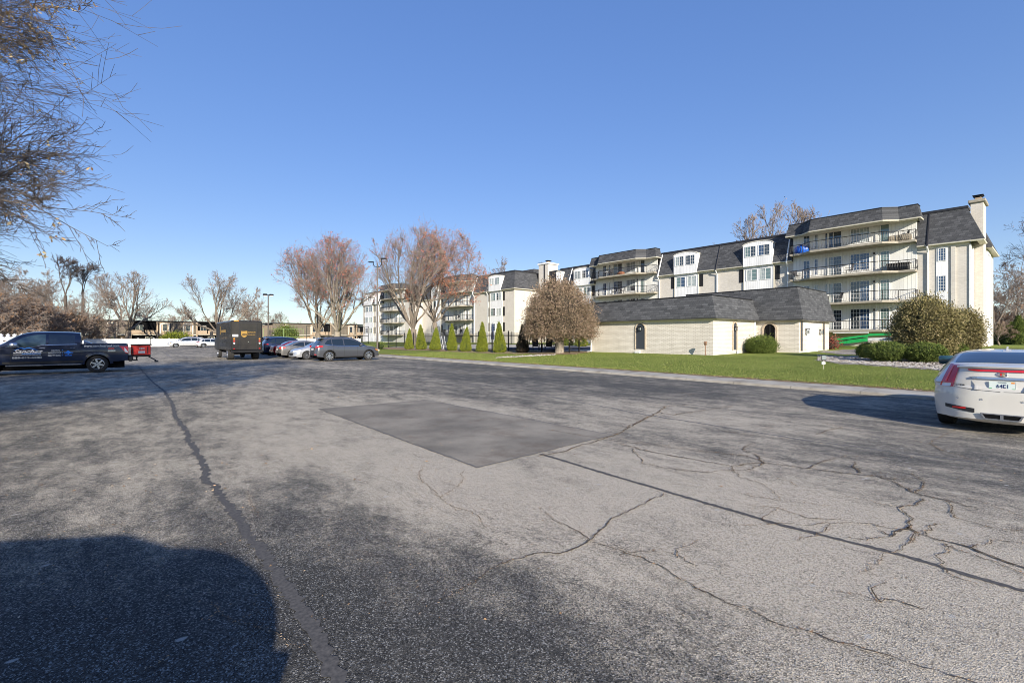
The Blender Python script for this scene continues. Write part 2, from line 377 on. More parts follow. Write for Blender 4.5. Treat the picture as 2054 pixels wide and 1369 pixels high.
def ribbon(name, px, w0, w1, m, z=.004, step=.07, wob=.03, jag=.25, label=None):
    P = [spot(a, b) for a, b in px]; Q = []
    for (a, b), (c, d) in zip(P, P[1:]):
        L = sqrt((c-a)**2+(d-b)**2); k = max(1, int(L/step))
        for i in range(k): Q.append((a+(c-a)*i/k, b+(d-b)*i/k))
    Q.append(P[-1]); mb = MB(); prev = None; off = 0; n_ = len(Q)
    for i, (x, y) in enumerate(Q):
        a = Q[max(0, i-1)]; b = Q[min(n_-1, i+1)]; dx, dy = b[0]-a[0], b[1]-a[1]; L = sqrt(dx*dx+dy*dy) or 1; nx, ny = -dy/L, dx/L
        off = off*.75+rr.uniform(-wob, wob)
        wd = (w0+(w1-w0)*i/n_)*.5*(1+rr.uniform(-jag, jag)); wd2 = (w0+(w1-w0)*i/n_)*.5*(1+rr.uniform(-jag, jag))
        l = mb.pt((x+nx*(off+wd), y+ny*(off+wd), z)); r = mb.pt((x+nx*(off-wd2), y+ny*(off-wd2), z))
        if prev: mb.f.append([prev[0], prev[1], r, l]); mb.m.append(0)
        prev = (l, r)
        if name == 'asphalt_crack': CR.append((x+nx*off, y+ny*off, wd))
    return tag(mb.build(name, m), kind='structure')
ribbon('tar_strip', [(278,735),(300,760),(330,785),(345,808),(352,835),(372,865),(385,895),(408,925),(412,955),(428,975),(455,1010),(480,1045),(500,1080),(530,1110),(560,1150),(590,1200),(605,1240),(625,1270),(650,1310),(665,1340),(690,1400)], .045, .09, M['tar'], wob=.014, step=.03, jag=.45)
ribbon('tar_strip', [(1085,910),(1210,948),(1335,985),(1550,1048),(1700,1086),(1800,1110),(1930,1150),(2054,1185),(2300,1255)], .06, .05, M['tar'], wob=.004, step=.03, jag=.4)
ribbon('tar_strip', [(560,735),(700,748),(1000,775),(1300,832),(1600,880),(2054,940),(2300,975)], .05, .05, M['tar_grey'], z=.003, wob=.02)
ribbon('tar_strip', [(1300,800),(1500,826),(1640,840)], .03, .03, M['tar_grey'], wob=.02)
for px, a, b in (([(1330,990),(1270,1020),(1230,1040),(1200,1065),(1183,1085)],.010,.016),([(1183,1085),(1130,1110),(1095,1110),(1070,1108),(1035,1120),(990,1140),(960,1160),(925,1185),(885,1205)],.018,.006),([(1183,1085),(1160,1070),(1110,1040),(1080,1020)],.012,.005),
        ([(1183,1086),(1240,1105),(1300,1125),(1350,1150),(1400,1185),(1500,1230),(1580,1260),(1640,1275),(1720,1300),(1850,1335),(1950,1369),(2100,1420)],.012,.010),
        ([(1240,890),(1300,905),(1380,920),(1470,935),(1535,928),(1620,940),(1700,950),(1760,955),(1800,970),(1840,990),(1900,1005),(1960,1020)],.022,.026),([(1100,862),(1240,885),(1400,905),(1500,915),(1535,928)],.012,.016),([(1535,930),(1500,942),(1420,948),(1350,940)],.018,.008),([(1535,928),(1515,912),(1490,902),(1510,890)],.024,.012),([(1760,955),(1790,962),(1850,958)],.022,.012),([(1722,948),(1712,938),(1716,927)],.035,.015),
        ([(1845,1000),(1840,1012),(1815,1020),(1830,1040),(1825,1058),(1790,1075),(1765,1065)],.018,.02),([(1825,1058),(1880,1085),(1950,1100),(2000,1120),(2054,1140),(2150,1175)],.026,.03),([(1610,1053),(1680,1050),(1740,1047),(1790,1062),(1820,1058)],.008,.018),([(1700,998),(1760,1010),(1810,1018)],.007,.01),
        ([(1080,915),(1130,905),(1235,872),(1290,842),(1320,826),(1335,815),(1380,812)],.028,.034),([(1335,815),(1310,812),(1240,806)],.03,.015),([(1320,826),(1350,832),(1430,820),(1470,815)],.034,.018),([(1255,858),(1300,836),(1330,830)],.02,.012),([(1640,872),(1660,862),(1690,858),(1650,848)],.025,.02),([(1230,880),(1420,905),(1600,925)],.006,.005),
        ([(850,935),(840,965),(870,985),(885,1000),(910,1020),(950,1035),(983,1057)],.006,.008),([(930,945),(925,965),(905,985),(885,998)],.008,.005),([(500,985),(512,1040)],.006,.006),([(1900,1095),(2000,1128),(2054,1150),(2150,1185)],.01,.012),([(600,905),(640,895)],.006,.01),
        ([(1480,990),(1600,1010),(1690,1018)],.004,.005),([(1560,960),(1585,968),(1600,975)],.012,.005),([(1850,990),(1950,1000),(2054,1035)],.005,.007),([(420,1215),(520,1260),(600,1300)],.006,.005),([(1500,1013),(1560,1020),(1620,1040),(1700,1046)],.010,.014),([(1900,1092),(1885,1118),(1900,1150),(1960,1172)],.012,.008),([(1950,1100),(1990,1085),(2060,1090)],.014,.010),([(1265,898),(1290,930),(1380,945),(1420,946)],.014,.010),([(1620,940),(1650,925),(1700,915),(1780,918)],.02,.012),([(1440,862),(1500,872),(1580,880)],.02,.014),([(1840,990),(1850,965),(1830,950)],.018,.010),([(1900,1005),(1920,1040),(1990,1060),(2060,1066)],.014,.010),([(1790,1075),(1740,1085),(1700,1078)],.014,.008),([(1660,1050),(1640,1075),(1600,1085)],.010,.006),([(1470,935),(1480,955),(1540,975),(1560,1000)],.012,.008),([(290,1345),(335,1325)],.006,.01),([(180,1056),(250,1053)],.006,.004)):
    ribbon('asphalt_crack', px, a*.72, b*.72, M['crack'], z=.009, step=.03, wob=.017, jag=.8)
rc = random.Random(19)
for k in range(5):                                      # finer wandering cracks, mostly along the paving direction
    px, py = rc.uniform(1080, 2040), rc.uniform(850, 1230); P_ = [(px, py)]; a_ = rc.choice((.22, .30, -.5))
    for _ in range(rc.randint(4, 9)): L_ = rc.uniform(16, 42)*(py/1000)**2; P_.append((P_[-1][0]+L_, P_[-1][1]+L_*(a_+rc.uniform(-.35, .3))))
    ribbon('asphalt_crack', P_, .004, .009, M['crack'], z=.0085, step=.03, wob=.022, jag=.8)
    q = rc.choice(P_[1:-1]); ribbon('asphalt_crack', [q, (q[0]+rc.uniform(-30, 20), q[1]-rc.uniform(8, 25)), (q[0]+rc.uniform(-10, 50), q[1]-rc.uniform(25, 45))], .008, .003, M['crack'], z=.0085, step=.035, wob=.012, jag=.7)
ribbon('patch_edge', EDG, .022, .022, M['tar_grey'], z=.0065, wob=.012, jag=.6)
m = M['worn_paint'] = mat('worn_white_paint', (.42,.41,.39), .9); n = N(m); f = n.noise(n.co(), 9, 6, .7); n.l(n.ramp(f, [(.46, (0,0,0)), (.62, (.75,.75,.75))]), n.b.inputs['Alpha'])
m = M['worn_yellow'] = mat('worn_yellow_paint', (.40,.31,.12), .9); n = N(m); f = n.noise(n.co(), 9, 6, .7); n.l(n.ramp(f, [(.45, (0,0,0)), (.6, (.8,.8,.8))]), n.b.inputs['Alpha'])
def stripe(a, b, m, w=.1, z=.008):
    (x0, y0), (x1, y1) = a, b; L = sqrt((x1-x0)**2+(y1-y0)**2); nx, ny = -(y1-y0)/L*w/2, (x1-x0)/L*w/2
    mb = MB(); mb.face([(x0+nx, y0+ny, z), (x0-nx, y0-ny, z), (x1-nx, y1-ny, z), (x1+nx, y1+ny, z)]); tag(mb.build('parking_stripe', m), kind='structure')
for k in range(14): y = 15.4+2.75*k; stripe((12.2, y), (kerb(y)-.3, y), M['worn_yellow' if k < 3 else 'worn_paint'])
for k in range(9): y = 60+2.9*k; stripe((-9, y+2.5), (-4, y), M['worn_paint'], .14); stripe((-3, y), (2, y+2.5), M['worn_paint'], .14)
stripe(spot(323,702), spot(352,722), M['worn_paint'], .15); stripe(spot(337,702), spot(392,721), M['worn_paint'], .15)

# concrete walk along the lot
m = M['walk'] = mat('walk_concrete', (.4,.4,.35), .9); n = N(m); v = n.co(); f = n.noise(v, 1.3, 7); g = n.noise(v, 60, 2)
sp = n.n('SeparateXYZ'); n.l(v, sp.inputs[0]); jt = n.ramp(n.math('FRACT', n.math('DIVIDE', sp.outputs[1], 1.9)), [(0, (1,1,1)), (.012, (0,0,0)), (.99, (0,0,0)), (1, (1,1,1))])
c = n.ramp(f, [(.34, (.26,.23,.185)), (.5, (.39,.355,.295)), (.7, (.48,.44,.37))]); c = n.mix(.3, c, n.ramp(g, [(.3, (.6,.6,.6)), (.7, (1.2,1.2,1.2))]), 'MULTIPLY'); n.col(n.mix(n.math('MULTIPLY', jt, .75), c, (.1,.09,.08))); n.bump(g, .3, .003)
mb = MB(); prev = None; yy = -36
while yy < 63:
    k = kerb(yy); e = k+1.3
    ring = [mb.pt(p) for p in ((k, yy, -.02), (k+.02, yy, .075), (k+.06, yy, .09), (e, yy, .115), (e+.02, yy, .0))]
    if prev: mb.loft([prev, ring], False)
    prev = ring; yy += 1.5
tag(mb.build('pavement', M['walk']), kind='structure')
m = M['soil'] = mat('soil_and_leaf_litter', (.2,.14,.08), 1); n = N(m); f = n.noise(n.co(), 14, 6, .75); n.col(n.ramp(f, [(.3, (.10,.07,.035)), (.5, (.24,.16,.09)), (.7, (.42,.30,.18))])); n.bump(f, 1, .03)
mb = MB(); prev = None; yy = -36
while yy < 63:
    e = kerb(yy)+1.24; ww = .16+R.uniform(0, .22)
    ring = [mb.pt(p) for p in ((e-R.uniform(0, .1), yy, .121), (e+ww, yy, .155))]
    if prev: mb.loft([prev, ring], False)
    prev = ring; yy += .22
tag(mb.build('soil_edge', M['soil']), kind='structure')

# lawn
m = M['lawn'] = mat('lawn', (.1,.2,.03), .95, spec=.15); n = N(m); v = n.co(); a = n.noise(v, .35, 6, .6); b_ = n.noise(n.co((1,1,1)), 5, 5, .7); c_ = n.noise(v, 38, 3, .8)
c = n.ramp(a, [(.35, (.165,.215,.04)), (.65, (.255,.30,.068))]); c = n.mix(.6, c, n.ramp(b_, [(.3, (.55,.6,.5)), (.7, (1.4,1.3,1.3))]), 'MULTIPLY')
c = n.mix(.75, c, n.ramp(c_, [(.32, (.35,.4,.3)), (.5, (1,1,1)), (.7, (1.7,1.6,1.4))]), 'MULTIPLY')
c = n.mix(n.ramp(n.noise(v, 11, 5, .8), [(.62, (0,0,0)), (.72, (.65,.65,.65))]), c, (.33,.27,.12)); c = n.mix(n.ramp(n.noise(v, .9, 7, .75), [(.54, (0,0,0)), (.7, (.45,.45,.45))]), c, (.26,.22,.08))
n.col(c); n.bump(n.math('ADD', c_, b_), 1, .05)
mb = MB(); xs = [0, .25, .6, 1.2, 2, 3, 4.5, 6, 8, 10, 12, 15, 19, 24, 30, 36, 42, 60]; rings = []
ys = [-60+1.2*i for i in range(146)]
g_ = [[None]*len(ys) for _ in xs]
for i, q in enumerate(xs):
    for j, y in enumerate(ys):
        x = kerb(y)+1.3+q+(R.uniform(-.06, .06) if i == 0 else 0); g_[i][j] = mb.pt((x, y, lawn_z(x)-(.01 if i == 0 else 0)))
for i in range(len(xs)-1):
    for j in range(len(ys)-1): mb.f.append([g_[i][j], g_[i+1][j], g_[i+1][j+1], g_[i][j+1]]); mb.m.append(0)
tag(mb.build('lawn', M['lawn'], smooth=180), kind='structure')
# standing blades, so that the grass has a nap
m = M['blade'] = mat('grass_blades', (.1,.2,.03), .7, spec=.2); n = N(m); o_ = n.noise(n.co(), 9, 3, .8); n.col(n.ramp(o_, [(.3, (.07,.105,.02)), (.5, (.13,.17,.035)), (.7, (.33,.30,.12))]))
mb = MB(); rg = random.Random(5); V = mb.v; Fc = mb.f
for i in range(70000):
    y = -4+rg.random()**1.3*44; q = rg.random()**1.7*12.5; x = kerb(y)+1.3+q
    if x > 31 and y > 12: continue
    z = lawn_z(x); a = rg.random()*6.28; h = rg.uniform(.02, .055)*(1+(.3 if q < .4 else 0)); w_ = .009+.0006*max(0,y)
    dx, dy = cos(a)*w_, sin(a)*w_; k = len(V)
    V += [(x-dx, y-dy, z-.005), (x+dx, y+dy, z-.005), (x+rg.uniform(-.03, .03), y+rg.uniform(-.03, .03), z+h)]; Fc.append([k, k+1, k+2])
mb.m = [0]*len(Fc); tag(mb.build('grass', M['blade']), 'short mown green grass of the lawn', 'grass', kind='stuff')
# fallen leaves and grit on the asphalt, and along the lawn edge
m = M['litter'] = mat('dry_leaves', (.3,.2,.1), .8); n = N(m); o_ = n.noise(n.co(), 3.1, 1); n.col(n.ramp(o_, [(.35, (.16,.08,.035)), (.5, (.38,.24,.12)), (.68, (.55,.46,.34))]))
mb = MB(); V = mb.v; Fc = mb.f
def flake(x, y, z, s):
    a = rg.random()*6.28; k = len(V); t = rg.uniform(-.4, .9)*s
    V.extend([(x+cos(a)*s, y+sin(a)*s, z), (x-sin(a)*s*.5, y+cos(a)*s*.5, z+abs(t)), (x-cos(a)*s, y-sin(a)*s, z+.002), (x+sin(a)*s*.5, y-cos(a)*s*.5, z+.003)]); Fc.append([k, k+1, k+2, k+3])
for i in range(900):
    px = rg.uniform(-100, 900) if rg.random() < .75 else rg.uniform(300, 2054); py = 745+rg.random()**1.6*500; x, y = spot(px, py); flake(x, y, .007, rg.uniform(.005, .012) if py > 1000 else rg.uniform(.008, .022))
for i in range(2600):
    y = -3+rg.random()*60; x = kerb(y)+1.15+abs(rg.gauss(0, .3)); flake(x, y, .14+(x-kerb(y)-1.1)*.02, rg.uniform(.015, .04))
for i in range(1500):
    y = rg.uniform(-3, 50); x = kerb(y)+1.4+rg.random()*9; flake(x, y, lawn_z(x)+.04, rg.uniform(.015, .035))
for x, y, wd in CR:                                    # grit and dead weeds lying in and along the cracks
    for _ in range(rg.choice((1, 2, 3))): flake(x+rg.gauss(0, .5*wd+.008), y+rg.gauss(0, .5*wd+.008), .010, rg.uniform(.0035, .009))
mb.m = [0]*len(Fc); tag(mb.build('fallen_leaves', M['litter']), 'small dry tan leaves scattered over the lot and lawn edge', 'leaves', kind='stuff')

# leaf litter bed under the conifers, gravel bed by the hedge, pool deck
drape('mulch_bed', [(25.6,29),(27.5,29),(30,32),(30.5,38),(28.6,44),(28.2,62),(25.4,62.5),(25.2,50),(25.3,40),(25.0,33)], M['soil'], .02, .5, .12)
drape('mulch_bed', [(27.5,24.8),(31.2,25.8),(31.2,30),(28.5,31),(26.4,29),(26.2,26.5)], M['soil'], .03, .4, .12)
drape('pool_deck', [(28.8,27),(46,27),(46,60),(29,60)], M['concrete'], .012, 1.5, 0)
bed = [gspot(a, b)[:2] for a, b in ((1632,722),(1690,730),(1770,735),(1850,741),(1960,749),(2060,756),(2060,722),(1960,716),(1830,716),(1720,714),(1670,715))]
m = M['gravel'] = mat('pale_gravel', (.4,.37,.32), .9); n = N(m); vo = n.n('TexVoronoi'); vo.inputs['Scale'].default_value = 16; n.l(n.co(), vo.inputs['Vector'])
se = n.n('SeparateColor'); n.l(vo.outputs['Color'], se.inputs[0]); n.col(n.mix(1, n.ramp(se.outputs[0], [(0, (.28,.23,.18)), (.5, (.48,.44,.38)), (1, (.72,.70,.66))]), n.ramp(vo.outputs['Distance'], [(.25, (1,1,1)), (.75, (.25,.22,.2))]), 'MULTIPLY')); n.bump(vo.outputs['Distance'], 1, -.05)
drape('gravel_bed', bed, M['gravel'], .015, .35, .08)
path = [(36.5,5.5),(41,4.5),(47,7.5),(47,10.8),(44,11.6),(40.6,11.9),(36.9,9.3)]
drape('gravel_path', path, M['gravel'], .02, .5, .1)
m = M['pebble'] = mat('white_pebbles', (.6,.58,.54), .8); n = N(m); f = n.noise(n.co(), 7, 2); n.col(n.ramp(f, [(.35, (.20,.165,.13)), (.5, (.35,.31,.265)), (.65, (.50,.475,.44))]))
mb = MB(); rg = random.Random(2)
def pebble(x, y, z, s):
    k = len(mb.v); a = rg.random()*6.28
    for t in range(5): mb.v.append((x+s*cos(a+t*1.257)*rg.uniform(.7, 1.2), y+s*sin(a+t*1.257)*rg.uniform(.7, 1.2), z+rg.uniform(0, .3)*s))
    mb.v.append((x+rg.uniform(-.2, .2)*s, y+rg.uniform(-.2, .2)*s, z+s*rg.uniform(.6, 1)))
    for t in range(5): mb.f.append([k+t, k+(t+1) % 5, k+5])
for i in range(4200):
    t = rg.random(); px = 1640+t*420; lo = 725+t*31; x, y, z = gspot(px, lo-1-rg.random()**1.5*(12+8*t)); pebble(x, y, z+.02, rg.uniform(.025, .07))
for i in range(260):
    t = rg.random(); px = 995+t*120; x, y, z = gspot(px, 718.5-t*6-rg.random()*1.5); pebble(x, y, z+.01, rg.uniform(.05, .12))
mb.m = [0]*len(mb.f); tag(mb.build('pebbles', M['pebble']), 'white and tan landscaping pebbles edging the lawn', 'pebbles', kind='stuff')
M['bark_mulch'] = varied('dark_bark_mulch', (.03,.022,.016), (.10,.065,.04), 18, 1, .8)
mul = [gspot(a, b)[:2] for a, b in ((1700,719),(1760,729),(1840,734),(1930,741),(2060,748),(2060,712),(1900,708),(1760,712))]
drape('mulch_bed', mul, M['bark_mulch'], .035, .3, .08)
# ================================================================== BUILDINGS
def window(par, f, a0, a1, z0, z1, g='glass', mull=1, grid=None, d=.05, fr=.055, frm='white', name='window', sill=True):
    """a window frame standing d proud of its wall with the panes set back in it; f maps (along, out, up) to the scene"""
    mb = MB(f); A0, A1 = min(a0, a1), max(a0, a1)
    mb.box((A0, .003, z0), (A0+fr, d, z1)); mb.box((A1-fr, .003, z0), (A1, d, z1)); mb.box((A0+fr, .003, z1-fr), (A1-fr, d, z1)); mb.box((A0+fr, .003, z0), (A1-fr, d, z0+fr))
    if sill: mb.box((A0-.04, .003, z0-.05), (A1+.04, d+.04, z0-.003))
    for k in range(1, mull+1): c = A0+(A1-A0)*k/(mull+1); mb.box((c-.025, .003, z0+fr), (c+.025, d-.004, z1-fr))
    if grid:
        nx, nz = grid; w = (A1-A0)
        for k in range(1, nx):
            c = A0+w*k/nx
            mb.box((c-.009, .022, z0+fr), (c+.009, d-.02, z1-fr))
        for k in range(1, nz): c = z0+(z1-z0)*k/nz; mb.box((A0+fr, .0225, c-.009), (A1-fr, d-.0205, c+.009))
    o = mb.build(name, M[frm], par)
    gs = g if isinstance(g, (list, tuple)) else [g]*(mull+1); k_ = len(gs); mb = MB(f); used = []
    for k in range(k_):
        if gs[k] not in used: used.append(gs[k])
        b0 = A0+fr+(A1-A0-2*fr)*k/k_; b1 = A0+fr+(A1-A0-2*fr)*(k+1)/k_
        mb.face([(b0, .018, z0+fr), (b1, .018, z0+fr), (b1, .018, z1-fr), (b0, .018, z1-fr)], used.index(gs[k]))
    mb.build('pane', [M[q] for q in used], o)
    return o
def shutter(par, f, a0, a1, z0, z1):
    mb = MB(f); mb.box((a0, .003, z0), (a1, .04, z1))
    k = int((z1-z0)/.09)
    for i in range(k): z = z0+.04+i*.09; mb.box((a0+.04, .041, z), (a1-.04, .05, z+.05))
    return mb.build('shutter', M['shutter'], par)
def downspout(par, f, a, zt, zb, d=.1, m='white', foot=True, name='downspout'):
    mb = MB(f); mb.box((a-.055, d-.08, zb+.15), (a+.055, d, zt))
    if foot: mb.box((a-.055, d+.001, zb+.02), (a+.055, d+.5, zb+.1)); mb.box((a-.05, d-.07, zb+.05), (a+.05, d+.06, zb+.149))
    return mb.build(name, M[m], par)
def mansard(par, path, outs, z0, z1, m='shingle', name='roof', cap=.22, soffit='trim', fascia=1):
    """path: points of the eave line on the wall plane; outs = (eave overhang, top inset) outward; open strip swept with mitres"""
    n_ = len(path); res = []
    for i, p in enumerate(path):
        nn = []
        for a, b in ((i-1, i), (i, i+1)):
            if 0 <= a and b < n_:
                dx, dy = path[b][0]-path[a][0], path[b][1]-path[a][1]; L = sqrt(dx*dx+dy*dy); nn.append((-dy/L, dx/L))
        if len(nn) == 2:
            k = 1+nn[0][0]*nn[1][0]+nn[0][1]*nn[1][1]; nx, ny = (nn[0][0]+nn[1][0])/k, (nn[0][1]+nn[1][1])/k
        else: nx, ny = nn[0]
        res.append((p[0], p[1], nx, ny))
    o0, o1 = outs; mb = MB()
    def ring(o, z): return [mb.pt((x+nx*o, y+ny*o, z)) for x, y, nx, ny in res]
    r0 = ring(-.02, z0+.01); r1 = ring(o0, z0); r2 = ring(o0+.03, z0+.1); r3 = ring(o1+.06, z1-cap); r4 = ring(o1+.12, z1-cap); r5 = ring(o1+.12, z1); r6 = ring(o1-.4, z1+.02)
    mb.loft([r0, r1], False, 1); mb.loft([r1, r2], False, fascia); mb.loft([r2, r3], False, 0); mb.loft([r3, r4, r5, r6], False, 2)
    for k in (0, -1):
        mb.f.append([r[k] for r in (r0, r1, r2, r3, r4, r5, r6)]); mb.m.append(0)
    return mb.build(name, [M[m], M[soffit], M['dark_gutter']], par)
def railing(par, pts, z, h=.9, gap=.13, name='railing', belly=.07, m='black_metal'):
    mb = MB()
    for (a, b), (c, d) in zip(pts, pts[1:]):
        L = sqrt((c-a)**2+(d-b)**2); n_ = max(1, int(L/gap)); ux, uy = (c-a)/L, (d-b)/L; nx, ny = -uy, ux
        mb.tube([(a, b, z+h), (c, d, z+h)], .032, 4); mb.tube([(a, b, z+.1), (c, d, z+.1)], .014, 4)
        mb.tube([(a, b, z), (a, b, z+h+.03)], .024, 4); mb.tube([(c, d, z), (c, d, z+h+.03)], .024, 4)
        for k in range(1, n_):
            x, y = a+(c-a)*k/n_, b+(d-b)*k/n_
            mb.tube([(x, y, z+.1), (x+nx*belly, y+ny*belly, z+.33), (x, y, z+h)], .013, 3, cap=False)
    return mb.build(name, M[m], par)


apt = empty('apartment_building', (0,0,0), 0, 'long four storey cream brick apartment block with charcoal mansard roof and white balconies', 'building')
UM = 56.3
LV = [2.45, 5.2, 7.93, 10.65]; WZ = [(2.95, 4.25), (5.62, 6.95), (8.3, 9.62), (11.02, 12.25)]; EV, TOP = 9.98, 13.3
def F_x(U): return lambda a, d, z: (U-d, a, z)        # wall facing the lot (-x)
def F_y(V): return lambda a, d, z: (a, V-d, z)        # wall facing the sun (-y)
YR = yfor(UM, 1944)                                    # right-hand corner of the long wall
W0, W1, WU = 59.55, 71.2, 51.3; FU, FY1, BU, BY1 = 52.2, 92., 49., 117.
XC, YC = 58.7, YR-.65
mb = MB()
out = [(UM, YR), (XC, YR), (XC, YC), (69, YC), (69, BY1), (BU, BY1), (BU, FY1), (FU, FY1), (FU, W1), (WU, W1), (WU, W0), (60, W0), (60, 54.3), (UM, 54.3)]
mb.prism(out[::-1], .2, EV+.02)
mb.build('wall', M['brick'], apt)
mb = MB(); mb.box((BU-.06, FY1+.3, .3), (BU-.002, BY1, 2.3)); mb.box((BU, FY1-.06, .3), (FU-.1, FY1-.002, 2.3)); mb.box((BU-.35, 92.2, .2), (BU-.061, 106, 2.25)); mb.build('wall', M['white_brick'], apt)
O = (.42, -.75)
BAYS = [(8.45, 18.8, UM), (35.4, 46.2, UM), (72.2, 82.4, FU), (94, 104.5, BU)]
for p in ([(XC, YR-.5), (UM, YR-.5), (UM, 8.45)], [(UM, 18.8), (UM, 35.4)], [(UM, 46.2), (UM, 54.3)], [(69, YC), (61.1, YC)],
          [(57, W0), (WU, W0), (WU, W1)], [(FU, 82.4), (FU, FY1)], [(FU, FY1), (BU, FY1), (BU, 94)], [(BU, 104.5), (BU, BY1)]):
    mansard(apt, p, O, EV, TOP)
mb = MB(); mb.prism([(UM+.9, YR+.9), (68, YR+.9), (68, BY1-.9), (BU+.9, BY1-.9), (BU+.9, FY1+.9), (FU+.9, FY1+.9), (FU+.9, W1+.3), (WU+.9, W1+.3), (WU+.9, W0+.9), (UM+.9, W0+.9)][::-1], EV+.03, 13.2); mb.build('roof', M['dark_gutter'], apt)
# cream band under the eaves and soffit returns
for y0, y1, U in ((YR-.0, 8.45, UM), (18.8, 35.4, UM), (46.2, 54.3, UM), (W0, W1, WU), (82.4, FY1, FU), (104.5, BY1, BU)): mb = MB(); mb.box((U-.06, y0, EV-.22), (U-.002, y1, EV+.0)); mb.build('eave_board', M['trim'], apt)

def balcony_bay(y0, y1, U, first, glassset=0, door=True):
    a, b = 1.2, 2.2; e = 1.0
    plan = [(U-.03, y0), (U-e, y0), (U-e, y0+a), (U-2*e, y0+b), (U-2*e, y1-b), (U-e, y1-a), (U-e, y1), (U-.03, y1)]
    mb = MB(); mb.box((U-.035, y0+.02, 2.27), (U-.001, y1-.02, 12.56)); mb.build('siding', M['batten'], apt)
    mb = MB()
    for c in (y0+3.0, y1-3.3): mb.box((U-.14, c-.09, 2.46), (U-.036, c+.09, 12.5))
    mb.build('siding_post', M['batten'], apt)
    out = []
    for k, L in enumerate(LV):
        if k < first: continue
        mb = MB(); mb.prism([(x, y) for x, y in plan], L-.2, L)
        bal = mb.build('balcony', M['slab_edge'], apt); railing(bal, [(x+(.07 if x < U-.5 else 0), y) for x, y in plan], L+.005); out.append(bal)
    f = F_x(U-.03); rr = random.Random(int(y0*10))
    for k, L in enumerate(LV):
        if k < first: continue
        g = ['glass', 'blind', 'glass_blue', 'curtain']
        window(apt, f, y0+2.02, y0+2.75, L+.03, L+2.08, rr.choice(['blind', 'glass', 'green_glass']), 0, (3, 6) if k < 3 else None, sill=False, name='balcony_door')
        window(apt, f, y0+3.55, y0+5.15, L+(.45 if k > 1 else .05), L+2.12, [rr.choice(g), rr.choice(g[:3])], 1, (6, 5), sill=False)
        window(apt, f, y0+5.85, y0+7.35, L+(.05), L+2.1, ['glass', rr.choice(g)], 1, (6, 5) if k != 3 else None, sill=False)
        window(apt, f, y0+7.95, y0+8.3, L+.35, L+2.05, rr.choice(g), 0, (2, 4), sill=False)
        window(apt, f, y0+8.7, y0+9.35, L+.03, L+2.0, 'glass_blue' if k < 3 else 'glass', 0, (2, 4), sill=False, name='balcony_door')
        mb = MB(f); mb.lathe([(.05, 0), (.06, .05), (.05, .2), (0, .24)], (y0+3.2, .12, L+1.85), 2, 8); mb.build('wall_lamp', M['black_metal'], apt)
    # small mansard over the bay
    pr = [(x, y) for x, y in plan]
    pr[0] = (U+.3, y0-.25); pr[1] = (U-e, y0-.25); pr[-2] = (U-e, y1+.25); pr[-1] = (U+.3, y1+.25)
    mansard(apt, pr, (.12, -.2), 12.5, 13.85, cap=.06)
    mb = MB(); pc = [(x+.15, y) for x, y in pr]; pc[0] = (U+1.2, y0-.1); pc[-1] = (U+1.2, y1+.1); pc[1] = (pc[1][0], y0-.1); pc[-2] = (pc[-2][0], y1+.1)
    mb.prism(pc, 12.52, 12.6); mb.build('soffit', M['trim'], apt); mb = MB(); mb.prism([(U+1.2, y0+.5), (U-.55, y0+.5), (U-1.3, y0+2.5), (U-1.3, y1-2.5), (U-.55, y1-.5), (U+1.2, y1-.5)], 12.61, 13.8); mb.build('roof', M['shingle'], apt)
    return out
for i, (y0, y1, U) in enumerate(BAYS): balcony_bay(y0, y1, U, 0)

def dormer(U, y0, y1, low=0, sh=True, seed=0, first=0):
    """white window strip running up into the mansard, with an arched head"""
    f = F_x(U-.12); rr = random.Random(seed); c = (y0+y1)/2; w = (y1-y0)/2
    mb = MB(); arc = [(c+w*cos(t), 12.38+.32*sin(t)) for t in [pi*k/12 for k in range(13)]]
    mb.ext([(y1, .9), (y1, EV+.0), (y0, EV+.0), (y0, .9)], 0, U-.12, U-.002); mb.ext([(y1, EV-.04)] + arc + [(y0, EV-.04)], 0, U-.47, U+.9)
    d = mb.build('dormer', M['panel'], apt)
    mb = MB(); arc2 = [(c+(w+.07)*cos(t), 12.38+.4*sin(t)) for t in [pi*k/12 for k in range(13)]]
    ring = []
    for (p, q) in zip(arc, arc2): ring.append([mb.pt((U-.51, *p)), mb.pt((U-.51, *q)), mb.pt((U+.8, *q)), mb.pt((U-.4, *p))])
    mb.loft(ring, False); mb.build('dormer_trim', M['trim'], d)
    mb = MB(); mb.box((U-.16, y0-.07, 2.3), (U-.002, y0, EV)); mb.box((U-.16, y1, 2.3), (U-.002, y1+.07, EV)); mb.build('corner_board', M['trim'], d)
    g = ['curtain', 'blind', 'glass', 'glass_blue', 'green_glass', 'blind', 'glass']
    for k, (a, b) in enumerate(WZ):
        if k < first: continue
        n2 = (2, 3) if k == 2 else (4, 3); f = F_x(U-.12 if k < 3 else U-.47)
        window(apt, f, y0+.22, c-.12, a, b, [rr.choice(g), rr.choice(g)], 1, n2, sill=False); window(apt, f, c+.12, y1-.22, a, b, [rr.choice(g), rr.choice(g)], 1, n2, sill=False)
        if sh and k < 3: shutter(apt, F_x(U), y0-.62, y0-.12, a-.1, b+.15); shutter(apt, F_x(U), y1+.12, y1+.62, a-.1, b+.15)
for i, (U, a, b) in enumerate(((UM, 20.75, 23.93), (UM, 29.62, 32.8), (UM, 47.0, 50.3), (UM, 53.15, 54.2), (WU, 62.7, 66.1), (FU, 84.2, 87.4), (BU, 107.2, 108.9), (BU, 110.6, 115.5))): dormer(U, a, b, seed=i+3)
